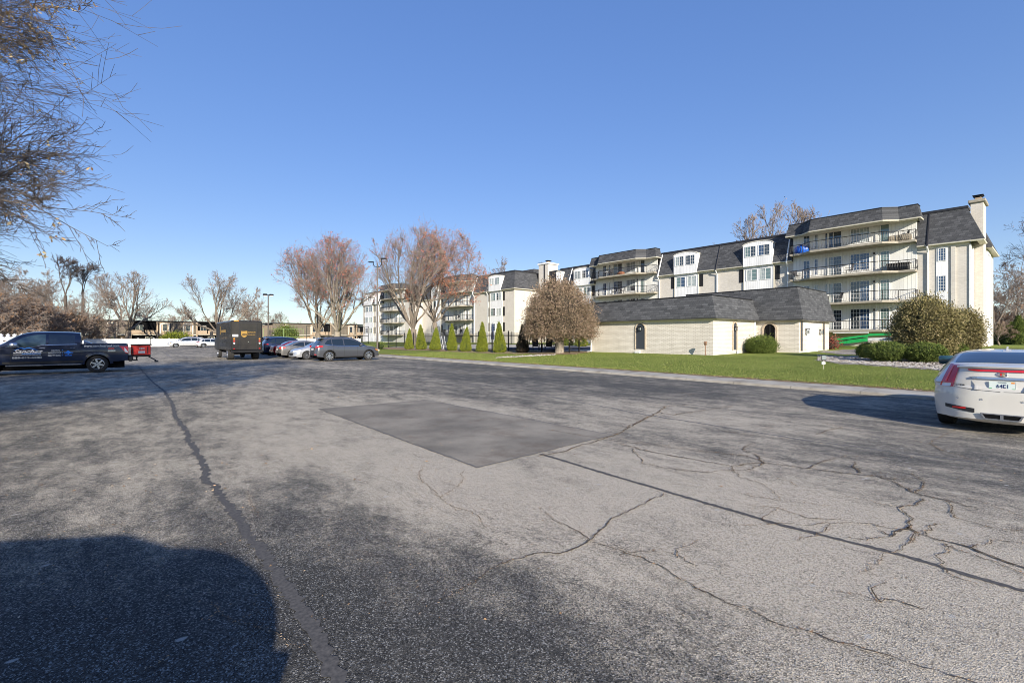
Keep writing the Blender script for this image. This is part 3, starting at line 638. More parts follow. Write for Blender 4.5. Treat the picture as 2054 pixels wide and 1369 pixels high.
# narrow window column at the right end
a0, a1 = yfor(UM, 1898.5), yfor(UM, 1881.5); mb = MB(); mb.box((UM-.05, a0-.12, 2.3), (UM-.002, a1+.12, EV-.22)); mb.build('dormer', M['panel'], apt)
for z0, z1 in ((3.1, 4.5), (5.85, 7.25), (8.55, 9.7)): window(apt, F_x(UM-.05), a0, a1, z0, z1, 'glass_blue', 0, (3, 5), sill=False)
mb = MB(); mb.box((UM-.12, a0-.6, 2.0), (UM-.002, a0-.3, EV-.22)) ; mb.build('pilaster', M['brick'], apt)
# downspouts: over the slates, then white down the wall
def spout(U, y, up='dark_gutter'):
    mb = MB(); mb.tube([(U-.5, y, EV-.05), (U-.38, y, EV+.3), (U+.7, y, TOP-.25)], .085, 6); o = mb.build('downspout', M[up], apt)
    mb = MB(); mb.tube([(U-.5, y, EV-.02), (U-.46, y, EV-.12), (U-.1, y, EV-.55), (U-.1, y, .7)], .075, 6); mb.build('downspout', M['white'], apt)
for U, y, c in ((UM, 7.72, 'dark_gutter'), (UM, 27.18, 'dark_gutter'), (UM, 35.15, 'white'), (UM, 19.3, 'white'), (WU, 66.75, 'dark_gutter'), (WU, 71, 'white'), (UM, 51.6, 'white'), (BU, 106.2, 'white')): spout(U, y, c)
mb = MB(); mb.box((UM-.08, YR-.12, .5), (UM+.35, YR-.002, EV-.2)); mb.box((XC-.45, YR-.1, .5), (XC-.15, YR-.003, EV-.2)); mb.build('corner_board', M['white'], apt)
# end wall towards the sun: windows and shutters seen edge-on
for k, (z0, z1) in enumerate(WZ[:3]):
    window(apt, F_y(YC), 63.2, 64.6, z0, z1, 'glass', 1); shutter(apt, F_y(YC), 62.6, 63.1, z0-.1, z1+.1); shutter(apt, F_y(YC), 64.7, 65.2, z0-.1, z1+.1)
mb = MB(); mb.box((62.4, YC-.05, .6), (65.4, YC-.002, EV-.1)); mb.build('dormer', M['panel'], apt)
# chimneys
def chimney(x0, x1, y0, y1, z1, z0=.3, cap='trim', flue=True, m='brick'):
    mb = MB(); mb.box((x0, y0, z0), (x1, y1, z1-.28)); c = mb.build('chimney', M[m], apt)
    mb = MB(); mb.rbox((x0-.16, y0-.16, z1-.28), (x1+.16, y1+.16, z1), .04); mb.build('chimney_cap', M['slab_edge' if cap == 'trim' else 'white'], c)
    mb = MB(); cx, cy = (x0+x1)/2, (y0+y1)/2
    mb.box((cx-.32, cy-.2, z1+.001), (cx+.32, cy+.2, z1+.36)); mb.build('flue', M['tan_brick'], c)
    mb = MB(); mb.box((cx-.42, cy-.3, z1+.42), (cx+.42, cy+.3, z1+.47))
    for dx in (-.3, .3):
        for dy in (-.18, .18): mb.box((cx+dx-.02, cy+dy-.02, z1+.361), (cx+dx+.02, cy+dy+.02, z1+.419))
    mb.box((cx-.5, cy-.36, z1+.52), (cx+.5, cy+.36, z1+.56)); mb.box((cx-.06, cy-.06, z1+.471), (cx+.06, cy+.06, z1+.519)); mb.build('chimney_hood', M['black_metal'], c)
    return c
chimney(XC-.03, XC+2.35, YC-.04, YR+.12, 14.05)
c = chimney(56.9, 59.4, 57.2, 59.5, 14.75, cap='white')
mb = MB(); mb.box((56.78, 57.9, 1), (56.898, 58.05, 14.4)); mb.build('downspout', M['dark_gutter'], c)
mb = MB(); mb.tube([(60.5, 62.4, 13.2), (60.5, 62.4, 15.9)], .03, 5); mb.tube([(60.5, 61.4, 15.6), (60.5, 63.4, 15.8)], .02, 4)
for k in range(5): mb.tube([(60.1-.1*k, 61.6+.4*k, 15.65+.03*k), (60.9+.1*k, 61.6+.4*k, 15.65+.03*k)], .012, 3)
mb.build('antenna', M['black_metal'], apt)
mb = MB(); mb.rbox((59.5, 63.5, 13.1), (66, 69.5, 14.6), .1); mb.build('roof', M['shingle'], apt)

# ------------------------------------------------------------------ things on the balconies
def chair_proto():
    t = empty('patio_chair'); mb = MB()
    for x, y in ((-.24,-.24),(.24,-.24),(-.24,.24),(.24,.24)): mb.tube([(x, y, 0), (x*.92, y*.92, .42)], .016, 4)
    for y in (-.26, .26): mb.tube([(-.24, y, .42), (-.22, y, .63), (.22, y, .63), (.3, y, .42), (.34, y, .95)], .016, 4)
    mb.build('chair_frame', M['black_metal'], t); mb = MB(); mb.rbox((-.25, -.24, .40), (.27, .24, .44), .015); mb.build('seat', M['sling'], t)
    mb = MB(); mb.ext([(.26, .44), (.30, .44), (.41, .98), (.37, .98)], 1, -.24, .24); mb.build('backrest', M['sling'], t); return t
M['sling'] = varied('dark_sling_fabric', (.02,.02,.025), (.045,.045,.055), 30, .8)
chair0 = chair_proto(); used = [0]
def place(proto, x, y, z, rz, label, cat, group, first):
    o = proto if first[0] == 0 else copy_tree(proto); first[0] += 1
    o.location = (x, y, z); o.rotation_euler = (0, 0, rz); return tag(o, label, cat, group)
orient = ['topmost', 'third floor', 'second floor', 'first floor']
spots = [(0, 3, .9, 'on the topmost balcony of the near bay, beside the blue cover'), (0, 2, 5.0, 'in the middle of the near bay second balcony down'), (0, 2, 9.7, 'alone at the left end of the near bay second balcony down'),
         (0, 1, 5.9, 'left one of two chairs on the near bay third balcony down'), (0, 1, 7.5, 'right one of two chairs on the near bay third balcony down'), (1, 3, 7.0, 'on the topmost balcony of the middle bay'), (1, 2, 3.2, 'right of three on the middle bay second balcony'), (1, 2, 5.0, 'middle of three on the middle bay second balcony'), (1, 2, 6.4, 'left of three on the middle bay second balcony'),
         (2, 1, 4, 'red edged, on the third balcony down behind the orange tree'), (2, 0, 3, 'on the lowest balcony behind the orange tree'), (3, 2, 6, 'on the second balcony down of the far bay'), (3, 1, 6.5, 'on the third balcony down of the far bay'), (3, 0, 6.2, 'on the lowest balcony of the far bay')]
for b, k, off, wh in spots:
    y0, y1, U = BAYS[b]; xx = U-1.25 if 1.5 < off < 8.5 else U-.55
    place(chair0, xx, y0+off, LV[k]+.002, R.uniform(-2.6, -.4) if off != 9.7 else 1.2, 'dark patio chair '+wh, 'chair', 'chairs on the balconies', used)
y0, y1, U = BAYS[0]
def lump(name, c, r, m, label, cat, seed=1, sub=3, amp=.18, flat=0):
    import bmesh
    b = bmesh.new(); bmesh.ops.create_icosphere(b, subdivisions=sub, radius=1); q = random.Random(seed); ph = [q.uniform(0, 6) for _ in range(6)]
    for v in b.verts:
        k = 1+amp*(sin(5*v.co.x+ph[0])*sin(4*v.co.y+ph[1])+.5*sin(9*v.co.z+ph[2])*sin(8*v.co.x+ph[3]))
        v.co = Vector((v.co.x*r[0]*k, v.co.y*r[1]*k, max(-r[2], v.co.z*r[2]*k*1.15)))
    me = bpy.data.meshes.new(name); b.to_mesh(me); b.free(); me.materials.append(m); me.polygons.foreach_set('use_smooth', [True]*len(me.polygons))
    o = bpy.data.objects.new(name, me); COL.objects.link(o); o.location = c
    return tag(o, label, cat)
M['tarp'] = varied('blue_tarp', (.01,.10,.55), (.02,.18,.80), 5, .35); M['bag'] = varied('tan_cover', (.34,.28,.2), (.45,.38,.28), 6, .7)
lump('blue_tarp_cover', (U-.5, y1-.95, LV[3]+.43), (.36, .62, .42), M['tarp'], 'bright blue tarp bundled over furniture at the left end of the topmost balcony', 'tarp')
mb = MB(); mb.rbox((U-.75, y0+.5, LV[2]+.003), (U-.15, y0+2.1, LV[2]+.62), .08); mb.rbox((U-.8, y0+.4, LV[2]+.63), (U-.1, y0+2.2, LV[2]+.75), .05)
tag(mb.build('storage_bench', M['black_metal']), 'dark storage bench at the right end of the second balcony down of the near bay', 'bench')
mb = MB(); mb.rbox((U-.8, y0+.35, LV[3]+.003), (U-.2, y0+2.0, LV[3]+.62), .08); tag(mb.build('storage_bench', M['bag']), 'tan covered bench at the right end of the topmost balcony of the near bay', 'bench')
def table(x, y, z, r, h, m, label):
    t = empty('patio_table', (x, y, z), 0, label, 'table'); mb = MB(); mb.lathe([(0, h-.03), (r, h-.03), (r, h), (0, h)], k=18); mb.build('tabletop', M[m], t)
    mb = MB(); mb.tube([(0, 0, 0), (0, 0, h-.03)], .03, 6); mb.lathe([(0, .0), (r*.6, .0), (r*.55, .03), (0, .05)], k=12); mb.build('table_base', M[m], t); return t
table(UM-1.2, BAYS[1][0]+7.8, LV[3]+.002, .5, .72, 'white', 'round white table on the topmost balcony of the middle bay')
table(UM-1.2, BAYS[0][0]+6.7, LV[1]+.002, .45, .70, 'black_metal', 'small round table between two chairs on the near bay third balcony down')
lump('terracotta_cover', (UM-1.2, BAYS[1][0]+5.2, LV[3]+.25), (.3, .55, .24), mat('terracotta', (.42,.17,.09), .8), 'reddish covered pot lying on the topmost balcony of the middle bay', 'pot', 4)

# ------------------------------------------------------------------ the pool house
ph = empty('pool_house', (0,0,0), 0, 'low cream brick pool house with a grey shingled mansard roof and a taller entrance block', 'building')
Z0 = .45; PE, PT = 3.05, 4.68; AE, AT = 3.03, 5.5
x1, y1 = 31.27, 15.4; xJ = 38.3; x2, y2 = 38.3, 12.4; yL = 26.2
mb = MB(); mb.prism([(x1, y1), (x1+10, y1), (x1+10, yL), (x1, yL)], Z0-.3, PE+.2); mb.prism([(x2, y2), (x2+6.9, y2), (x2+6.9, y2+9), (x2, y2+9)], Z0-.3, AE+.2)
wl = mb.build('wall', M['pool_brick'], ph)
def PH(path, e, t, cap): return mansard(ph, path, (.36, -.22), e, t, m='shingle_low', cap=cap, fascia=0)
PH([(xJ-.36, y1), (x1, y1), (x1, yL), (x1+8, yL)], PE-.06, PT, .05)
PH([(x2+6.9, y2+9), (x2+6.9, y2), (x2, y2), (x2, y2+9)], AE-.06, AT, .05)
mb = MB(); mb.prism([(x1+.2, y1+.2), (x1+9.5, y1+.2), (x1+9.5, yL-.2), (x1+.2, yL-.2)], PE+.21, PT-.02); mb.build('roof', M['shingle_low'], ph); mb = MB(); mb.prism([(x2+.2, y2+.2), (x2+6.7, y2+.2), (x2+6.7, y2+8.8), (x2+.2, y2+8.8)], AE+.21, AT-.02); mb.build('roof', M['shingle_low'], ph)
# frieze shadow board
mb = MB(); mb.box((x1-.04, y1-.04, PE-.2), (x1-.002, yL, PE-.05)); mb.box((x1-.002, y1-.04, PE-.2), (xJ-.04, y1-.002, PE-.05)); mb.build('eave_board', M['trim'], ph)
def arched(f, a0, a1, z0, z1, m, arch=True, surround=.09, name='door', pr=.07):
    c, w = (a0+a1)/2, abs(a1-a0)/2; zs = z1-w if arch else z1
    A = [(c+w*cos(t), zs+w*sin(t)) for t in [pi*k/14 for k in range(15)]] if arch else [(c+w, z1), (c-w, z1)]
    mb = MB(f); mb.face([(p, .012, q) for p, q in [(c+w, z0)]+A+[(c-w, z0)]]); o = mb.build(name, m, ph)
    W = w+surround; B = [(c+W*cos(t), zs+W*sin(t)) for t in [pi*k/14 for k in range(15)]] if arch else [(c+W, z1+surround), (c-W, z1+surround)]
    mb = MB(f); ring = []
    for (p, q), (r, s_) in zip([(c+w, z0)]+A+[(c-w, z0)], [(c+W, z0)]+B+[(c-W, z0)]): ring.append([mb.pt((p, .002, q)), mb.pt((p, pr, q)), mb.pt((r, pr, s_)), mb.pt((r, .002, s_))])
    mb.loft(ring, False); mb.build('brick_surround', M['surround'], o); return o
M['surround'] = brick_mat('tan_surround', (.46,.37,.27), (.58,.49,.38), (.3,.24,.18), bw=.1, bh=.2, ms=.012)
M['slate_panel'] = mat('slate_blue_panel', (.045,.052,.065), .5)
fx = F_x(x1); a0, a1 = yfor(x1, 1294), yfor(x1, 1276)
dn = arched(fx, a0, a1, Z0+.35, PE-.27, M['slate_panel'], name='arched_niche')
def lantern(f, a, z, s=1):
    mb = MB(f); mb.box((a-.09*s, .02, z), (a+.09*s, .24*s, z+.03)); mb.box((a-.09*s, .02, z+.28*s), (a+.09*s, .24*s, z+.32*s))
    for p in (-.085, .065):
        for d in (.03, .21): mb.box((a+p*s, d*s, z+.031), (a+(p+.02)*s, (d+.02)*s, z+.279*s))
    o = mb.build('wall_lantern', M['black_metal'], ph); mb = MB(f); mb.box((a-.05*s, .06*s, z+.04), (a+.05*s, .18*s, z+.22*s)); mb.build('lantern_glass', M['curtain'], o); return o
lantern(fx, (a0+a1)/2, 2.25)
fy = F_y(y1); b0, b1 = xfor(y1, 1470), xfor(y1, 1476.5)
arched(fy, b0, b1, Z0+.35, PE-.27, M['slate_panel'], surround=.1, name='arched_niche'); lantern(fy, (b0+b1)/2, 2.2, .9)
fa = F_x(x2); c0, c1 = yfor(x2, 1555.5), yfor(x2, 1533)
arched(fa, c0, c1, Z0+.0, AE-.3, M['void'], surround=.14, name='arch_shade')  # flat dark face paints the shade inside the archway
mb = MB(fa); mb.box((c1-.1, .014, Z0), (c1-.02, .05, AE-.7)); mb.box((c0+.02, .014, Z0), (c0+.1, .05, AE-.7)); mb.box((c0+.35, .014, Z0), (c0+.42, .03, AE-.35)); mb.build('gate_post', M['black_metal'], ph)
fe = F_y(y2); d0, d1 = xfor(y2, 1619), xfor(y2, 1638.5)
mb = MB(fe); mb.box((d0-.08, .002, Z0), (d1+.08, .05, AE-.28)); df = mb.build('door_frame', M['white'], ph)
mb = MB(fe); dm = (d0+d1)/2; mb.box((d0, .051, Z0+.05), (dm-.006, .075, AE-.38)); mb.box((dm+.006, .051, Z0+.05), (d1, .075, AE-.38)); dr = mb.build('door', M['white'], ph)
mb = MB(fe)
for z in (1.35, 1.6): mb.lathe([(.035, 0), (.045, .05), (0, .07)], (dm-.12, .06, z), 1, 10)
mb.build('handle', M['chrome'], dr)
mb = MB(fe); mb.box((d0-.3, .02, Z0-.1), (d1+.3, 1.2, Z0+.04)); mb.build('doorstep', M['concrete'], ph)
for p in (1607.5, 1652): q = xfor(y2, p); arched(fe, q-.2, q+.2, Z0+.25, AE-.16, M['slate_panel'], arch=False, surround=.06, name='slot_window', pr=.03)
for p in (1616, 1644): lantern(fe, xfor(y2, p), 1.98, 1.2)
downspout(ph, fy, xJ-.42, PE-.1, Z0, .12); downspout(ph, fx, yL-.12, PE-.1, Z0, .12); 
mb = MB(fy); mb.tube([(xfor(y1, 1476), .12, Z0-.05), (xfor(y1, 1476), .12, Z0+.3)], .06, 8); mb.build('vent_pipe', M['white'], ph)
mb = MB(fx); q = yfor(x1, 1281); mb.box((q-.2, .03, Z0+.05), (q+.2, .25, Z0+.2)); mb.build('flood_lamp', M['white'], ph)
px_, py_, pz_ = 30.6, yfor(30.6, 1415), lawn_z(30.6)
mb = MB(); mb.tube([(0,0,0), (0,0,.75)], .035, 8); mb.tube([(-.05,0,.75), (.05,0,.75)], .07, 8); mb.rbox((-.09,-.09,.78), (.09,.09,.98), .03); o = mb.build('standpipe', varied('rusty_pipe', (.18,.09,.05), (.30,.2,.14), 12, .8)); o.location = (px_, py_, pz_)
tag(o, 'small rusty standpipe by the near corner of the pool house', 'pipe')

# ------------------------------------------------------------------ brown two-storey houses beyond the lot
def brown_block(x0, x1, y, z1, label, strips, bal, dep=14):
    b = empty('brown_apartment_building', (0,0,0), 0, label, 'building'); f = F_y(y); ze = 2.6
    mb = MB(); mb.box((x0, y, -.02), (x1, y+dep, z1-.3)); mb.build('wall', M['tan_brick'], b)
    mb = MB(); segs = []; cuts = sorted([(p-w, p+w) for p, w in strips]+[(p-w, p+w) for p, w in bal]); t = x0-.3
    for c0, c1 in cuts: segs.append((t, c0)); t = c1
    segs.append((t, x1+.3))
    for a, c in segs:
        if c-a > .05:
            mb = MB(); mb.ext([(y-.75, ze), (y-.002, ze), (y-.002, z1-.1), (y-.15, z1-.1)], 0, a, c); mb.build('roof', M['shingle_brown'], b)
    mb = MB(); mb.box((x0-.5, y-.4, z1-.09), (x1+.5, y+dep, z1+.12)); mb.build('roof_edge', M['dark_gutter'], b)
    mb = MB(); mb.box((x0-.3, y-.78, ze-.22), (x1+.3, y-.002, ze-.002)); mb.build('fascia', M['trim'], b)
    for p, w in strips:
        mb = MB(f); mb.box((p-w, .003, 0), (p+w, .85, z1-.25)); s_ = mb.build('bay_strip', M['tan_brick'], b); g = F_y(y-.85)
        window(b, g, p-w*.45, p+w*.45, 3.4, 5.2, 'glass', 0, (1, 2), frm='trim'); window(b, g, p-w*.45, p+w*.45, .9, 2.1, 'glass', 0, None, frm='trim')
        mb = MB(g); A = [(p+w*cos(t), z1-.9+.5*sin(t)) for t in [pi*k/10 for k in range(11)]]; B = [(p+w*.72*cos(t), z1-1.05+.4*sin(t)) for t in [pi*k/10 for k in range(11)]]
        ring = [[mb.pt((q[0], .06, q[1])), mb.pt((r_[0], .06, r_[1]))] for q, r_ in zip([(p+w, 2.7)]+A+[(p-w, 2.7)], [(p+w*.72, 2.7)]+B+[(p-w*.72, 2.7)])]; mb.loft(ring, False); mb.build('arch_trim', M['trim'], s_)
    for p, w in bal:
        mb = MB(f); mb.box((p-w, .003, 0), (p+w, .02, z1-.3)); mb.build('recess_shade', M['void'], b)  # flat dark panel on the wall paints the shade of a recessed balcony
        mb = MB(f); mb.box((p-w, .021, ze), (p+w, 1.1, ze+.2)); mb.box((p-w, 1.0, ze+.201), (p-.1, 1.08, ze+.95)); mb.box((p+.1, 1.0, ze+.201), (p+w, 1.08, ze+.95))
        for q in (-w, w-.3): mb.box((p+q, .8, 0), (p+q+.3, 1.15, z1-.2))
        mb.build('balcony', M['tan_brick'], b)
        window(b, F_y(y-.02), p-w*.6, p-.15, ze+.25, ze+2.2, 'glass', 1, frm='trim'); window(b, F_y(y-.02), p+.2, p+w*.7, .2, 2.0, 'glass', 1, frm='trim')
    return b
YB = 141.
X = lambda p: xfor(YB, p)
brown_block(X(120), X(470), YB, 5.75, 'long brown two storey house behind the white fence, left of the delivery truck', [(X(224), 1.0), (X(330), 1.0), (X(376.5), 1.1)], [(X(289), 2.6), (X(415), 2.4)])
brown_block(X(553), X(735), YB+2, 5.9, 'brown two storey house between the two tall trees and the tennis court', [(xfor(YB+2, 573), .5), (xfor(YB+2, 628), 1.0), (xfor(YB+2, 702), 1.0)], [(xfor(YB+2, 650), 1.8), (xfor(YB+2, 722), 1.6)])
brown_block(X(-20), X(88), YB+16, 6.2, 'brown house half hidden by brush at the far left', [(xfor(YB+16, 68), 1.2)], [])
# far low house at the right, behind the conifers
rb = empty('low_house', (0,0,0), 0, 'low dark roofed house behind the conifers at the right edge', 'building')
mb = MB(); mb.box((118, 12, 0), (160, 30, 4.2)); mb.build('wall', M['tan_brick'], rb); mb = MB(); mb.ext([(11, 4.2), (31, 4.2), (21, 6.6)], 0, 117, 161); mb.build('roof', M['shingle_brown'], rb)

# ------------------------------------------------------------------ fences and poles
# white vinyl fence: each panel run is one fence
YF = 116.
wf = empty('white_fence', (0,0,0), 0, 'long solid white vinyl fence at the far end of the lot', 'fence')
xa, xb = xfor(YF, 100), 48
mb = MB(); mb.box((xa, YF, .05), (xb, YF+.06, 1.42)); mb.box((xa, YF-.02, 1.421), (xb, YF+.08, 1.5)); mb.box((xa, YF-.02, .0), (xb, YF+.08, .049)); mb.build('fence_panel', M['white_vinyl'], wf)
k = xa
for i in range(100):
    if k > xb: break
    mb = MB(); mb.box((k-.07, YF-.06, 0), (k+.07, YF+.1, 1.62)); mb.box((k-.1, YF-.09, 1.621), (k+.1, YF+.13, 1.67)); mb.build('fence_post', M['white_vinyl'], wf); k += 2.44
# ornamental white posts behind the pickup
tag(wf); 
def post_proto():
    mb = MB(); mb.lathe([(.0,0),(.22,0),(.22,.06),(.10,.1),(.10,1.0),(.16,1.05),(.28,1.18),(.30,1.32),(.12,1.4),(.12,1.46),(.26,1.52),(.27,1.68),(.1,1.78),(.08,1.82),(.14,1.9),(.0,2.02)], k=12)
    return mb.build('ornamental_post', M['white_vinyl'], smooth=50)
p0 = post_proto(); i = 0; ORD = 'first second third fourth fifth sixth seventh eighth ninth tenth eleventh twelfth'.split()
for px in (-12, 2, 16, 29, 43, 57, 67, 74, 82, 104, 112, 121):
    o = p0 if i == 0 else p0.copy()
    if i: COL.objects.link(o)
    o.location = (*[(-16.5+i*1.25), 50+.0*i], 0) if False else (xfor(54, px), 54, 0); i += 1
    tag(o, ORD[i-1]+' from the left of twelve white stacked-cap posts behind the dark pickup', 'post', 'white ornamental posts behind the pickup')
# tennis court fence
M['green_mesh'] = mat('green_wire_mesh', (.30,.42,.16), .6, .2); M['net'] = mat('dark_wire', (.03,.035,.03), .6, .2)
def wire_fence(pts, h, m, label, post=3, mesh=1.0, name='wire_fence'):
    f = empty(name, (0,0,0), 0, label, 'fence'); mb = MB()
    for (a, b), (c, d) in zip(pts, pts[1:]):
        L = sqrt((c-a)**2+(d-b)**2); n_ = int(L/post); z = lawn_z((a+c)/2)*.6
        for z_ in (.1, h*.5, h): mb.tube([(a, b, z+z_), (c, d, z+z_)], .03, 4)
        n2 = int(L/mesh)
        for k in range(n2): t = k/n2; mb.tube([(a+(c-a)*t, b+(d-b)*t, z), (a+(c-a)*t, b+(d-b)*t, z+h)], .008, 3, cap=False)
        for k in range(n_+1):
            q = MB(); t = k/max(1, n_); q.tube([(a+(c-a)*t, b+(d-b)*t, z-.1), (a+(c-a)*t, b+(d-b)*t, z+h+.05)], .045, 6); q.build('fence_post', M[m], f)
    mb.build('wire_mesh', M[m], f); return f
wire_fence([(xfor(104, 528), 104), (xfor(104, 608), 104)], 3.4, 'green_mesh', 'pale green tall wire fence of the tennis court, seen over the dark cars', 3.2, .35)
wire_fence([(xfor(88, 615), 88), (xfor(88, 739), 88), (xfor(88, 739), 110)], 3.6, 'net', 'black tall wire fence of the tennis court in front of the white apartment wing', 3.4, .6)
# black picket fence round the pool
pf = empty('pool_fence', (0,0,0), 0, 'black metal picket fence round the pool behind the small conifers', 'fence')
XF = 28.7
def pickets(a, b, along, fix, posts):
    mb = MB(); n_ = int((b-a)/.13)
    P = (lambda t, z: (fix, t, z)) if along == 'y' else (lambda t, z: (t, fix, z))
    zb = lawn_z(fix) if along == 'y' else lawn_z((a+b)/2)
    for z in (.15, 1.45): mb.tube([P(a, zb+z), P(b, zb+z)], .022, 4)
    for k in range(n_+1): t = a+(b-a)*k/max(1, n_); mb.tube([P(t, zb+.05), P(t, zb+1.8)], .011, 4, cap=False)
    mb.build('pickets', M['black_metal'], pf)
    for t in posts:
        mb = MB(); p = P(t, 0); mb.box((p[0]-.04, p[1]-.04, zb-.05), (p[0]+.04, p[1]+.04, zb+1.95)); mb.build('fence_post', M['black_metal'], pf)
pickets(yfor(XF, 1142), 60, 'y', XF, [yfor(XF, p) for p in (1142, 1086, 1059, 1020, 987, 960)]+[36+2.4*k for k in range(4, 11)])
pickets(XF, 31.2, 'x', yfor(XF, 1142), [29.9]); pickets(31.0, 46, 'x', 60, [33, 36, 39])
pickets(34, 60, 'y', 46, [34, 38, 42, 46, 50, 54])
# gate posts in the pool fence
# lamp poles
def lamp_pole(x, y, z, h, kind, label):
    o = empty('lamp_pole', (x, y, z), 0, label, 'street lamp')
    mb = MB(); mb.tube([(0,0,0), (0,0,h)], [.11, .075], 8); mb.build('pole', M['bronze'], o)
    mb = MB(); mb.lathe([(.0,0),(.26,0),(.26,.18),(.13,.22),(.0,.22)], k=12); mb.build('pole_base', M['concrete'], o)
    if kind == 'twin':
        o.rotation_euler = (0, 0, -(pi/2+YAW))
        for s, dz in ((1, .40), (-1, .0)):
            mb = MB(); mb.tube([(0,0,h-.45), (0, s*.3, h-.40), (0, s*.45, h-.2), (0, s*.47, h+.05+dz)], .045, 6); mb.build('arm', M['black_metal'], o)
            mb = MB(); mb.rbox((-.17, min(s*.38, s*1.0), h+.05+dz), (.17, max(s*.38, s*1.0), h+.16+dz), .04)
            hd = mb.build('lamp_head', M['black_metal'], o)
            if s > 0: hd.rotation_euler = (0,0,0)
    else:
        for s in (-1, 1):
            mb = MB(); mb.rbox((s*.42-.28, -.25, h-.05), (s*.42+.28, .25, h+.2), .06); hd = mb.build('lamp_head', M['black_metal'], o)
            mb = MB(); mb.box((s*.42-.2, -.18, h-.13), (s*.42+.2, .18, h-.051)); mb.build('lamp_glass', M['white'], hd)
        mb = MB(); mb.tube([(-.3,0,h+.05), (.3,0,h+.05)], .05, 6); mb.build('arm', M['black_metal'], o)
    return o
M['bronze'] = varied('weathered_bronze_pole', (.06,.05,.045), (.14,.115,.10), 4, .6, sc=(1,1,.3))
px_ = 757; lx = 22.5; ly = yfor(lx, 757); lamp_pole(lx, ly, lawn_z(lx)-.02, 1.65-lawn_z(lx)+(678-527)*depth(lx, ly)/FPX, 'twin', 'tall bronze lamp pole with two black heads, between the tall bare trees')
ly = 76.; lx = xfor(ly, 538); lamp_pole(lx, ly, 0, 1.65+(678-592)*depth(lx, ly)/FPX, 'box', 'dark lamp pole with twin box heads standing behind the delivery truck')
# little sign by the gravel bed
x, y, z = gspot(1652, 740); o = empty('yard_sign', (x, y, z), 0, 'small black lettered yard sign on a stake by the gravel bed', 'sign')
mb = MB(); o.scale = (.72, .72, .8); mb.tube([(0,0,0), (0,0,.75)], .012, 5); mb.build('stake', M['trim'], o)
f = lambda a, d, z_: (.649*-d+.761*a, -.761*d-.649*a, z_)
mb = MB(f); mb.rbox((-.17, -.03, .50), (.17, .03, .78), .02); mb.build('sign_board', M['black_metal'], o)
mb = MB(f); mb.box((-.14, .031, .53), (.14, .036, .755)); mb.build('sign_face', M['blind'], o)
mb = MB(f); mb.box((-.12, -.02, .28), (.10, .02, .40)); mb.build('sign_plate', M['white'], o)
# boom lift parked in front of the wall
M['lift_green'] = varied('green_boom_paint', (.01,.30,.07), (.03,.42,.12), 3, .4); M['lift_white'] = varied('grey_white_boom', (.5,.5,.5), (.7,.7,.7), 4, .5); M['rustgold'] = mat('scuffed_orange', (.55,.35,.1), .6)
bl = empty('boom_lift', (0,0,0), 0, 'green boom lift lying folded behind the clipped hedges', 'boom lift')
bx = 50.5; ya, yb, yc = yfor(bx, 1662), yfor(bx, 1741), yfor(bx, 1800)
za, zb_, zc = zfor(bx, ya, 690), zfor(bx, yb, 681), zfor(bx, yc, 679)
def boom(y0, y1, z0, z1, h, wd, m, name, x=bx):
    mb = MB(); i = [mb.pt(p) for p in ((x-wd, y0, z0-h), (x+wd, y0, z0-h), (x+wd, y0, z0+h), (x-wd, y0, z0+h))]; j = [mb.pt(p) for p in ((x-wd, y1, z1-h), (x+wd, y1, z1-h), (x+wd, y1, z1+h), (x-wd, y1, z1+h))]
    mb.loft([i, j]); mb.f.append(i[::-1]); mb.f.append(j); mb.m += [0, 0]; return mb.build(name, M[m], bl)
ym = (ya+yb)/2
boom(ya, yb, za, zb_, .12, .16, 'lift_green', 'lower_boom'); boom(ya-.0, yb-.0, za+.34, zb_+.34, .11, .16, 'lift_green', 'upper_boom'); boom(ya-.3, yb+.3, za+.20, zb_+.20, .035, .19, 'black_metal', 'boom_hose')
boom(ym, yb, za*.5+zb_*.5+.02, zb_+.02, .15, .18, 'lift_green', 'boom_sleeve'); boom(yb-.01, yc, zb_+.02, zc+.02, .13, .13, 'lift_white', 'inner_boom'); boom(yb-.01, yc-1.2, zb_+.42, zc+.46, .10, .13, 'lift_green', 'upper_boom'); boom(yb+2.6, yb-.02, zb_+.62, zb_+.63, .05, .12, 'lift_white', 'jib')
mb = MB(); mb.rbox((bx-1.1, yc-3.4, .95), (bx+1.1, yc-.1, 2.1), .12); mb.build('chassis', M['lift_green'], bl)
for sx in (-1, 1):
    for yy in (yc-2.9, yc-.7):
        mb = MB(); mb.lathe([(0,-.14),(.2,-.14),(.42,-.12),(.45,-.08),(.45,.08),(.42,.12),(.2,.14),(0,.14)], (bx+sx*1.1, yy, 1.28), 0, 20); mb.build('wheel', M['tyre'], bl, smooth=40)
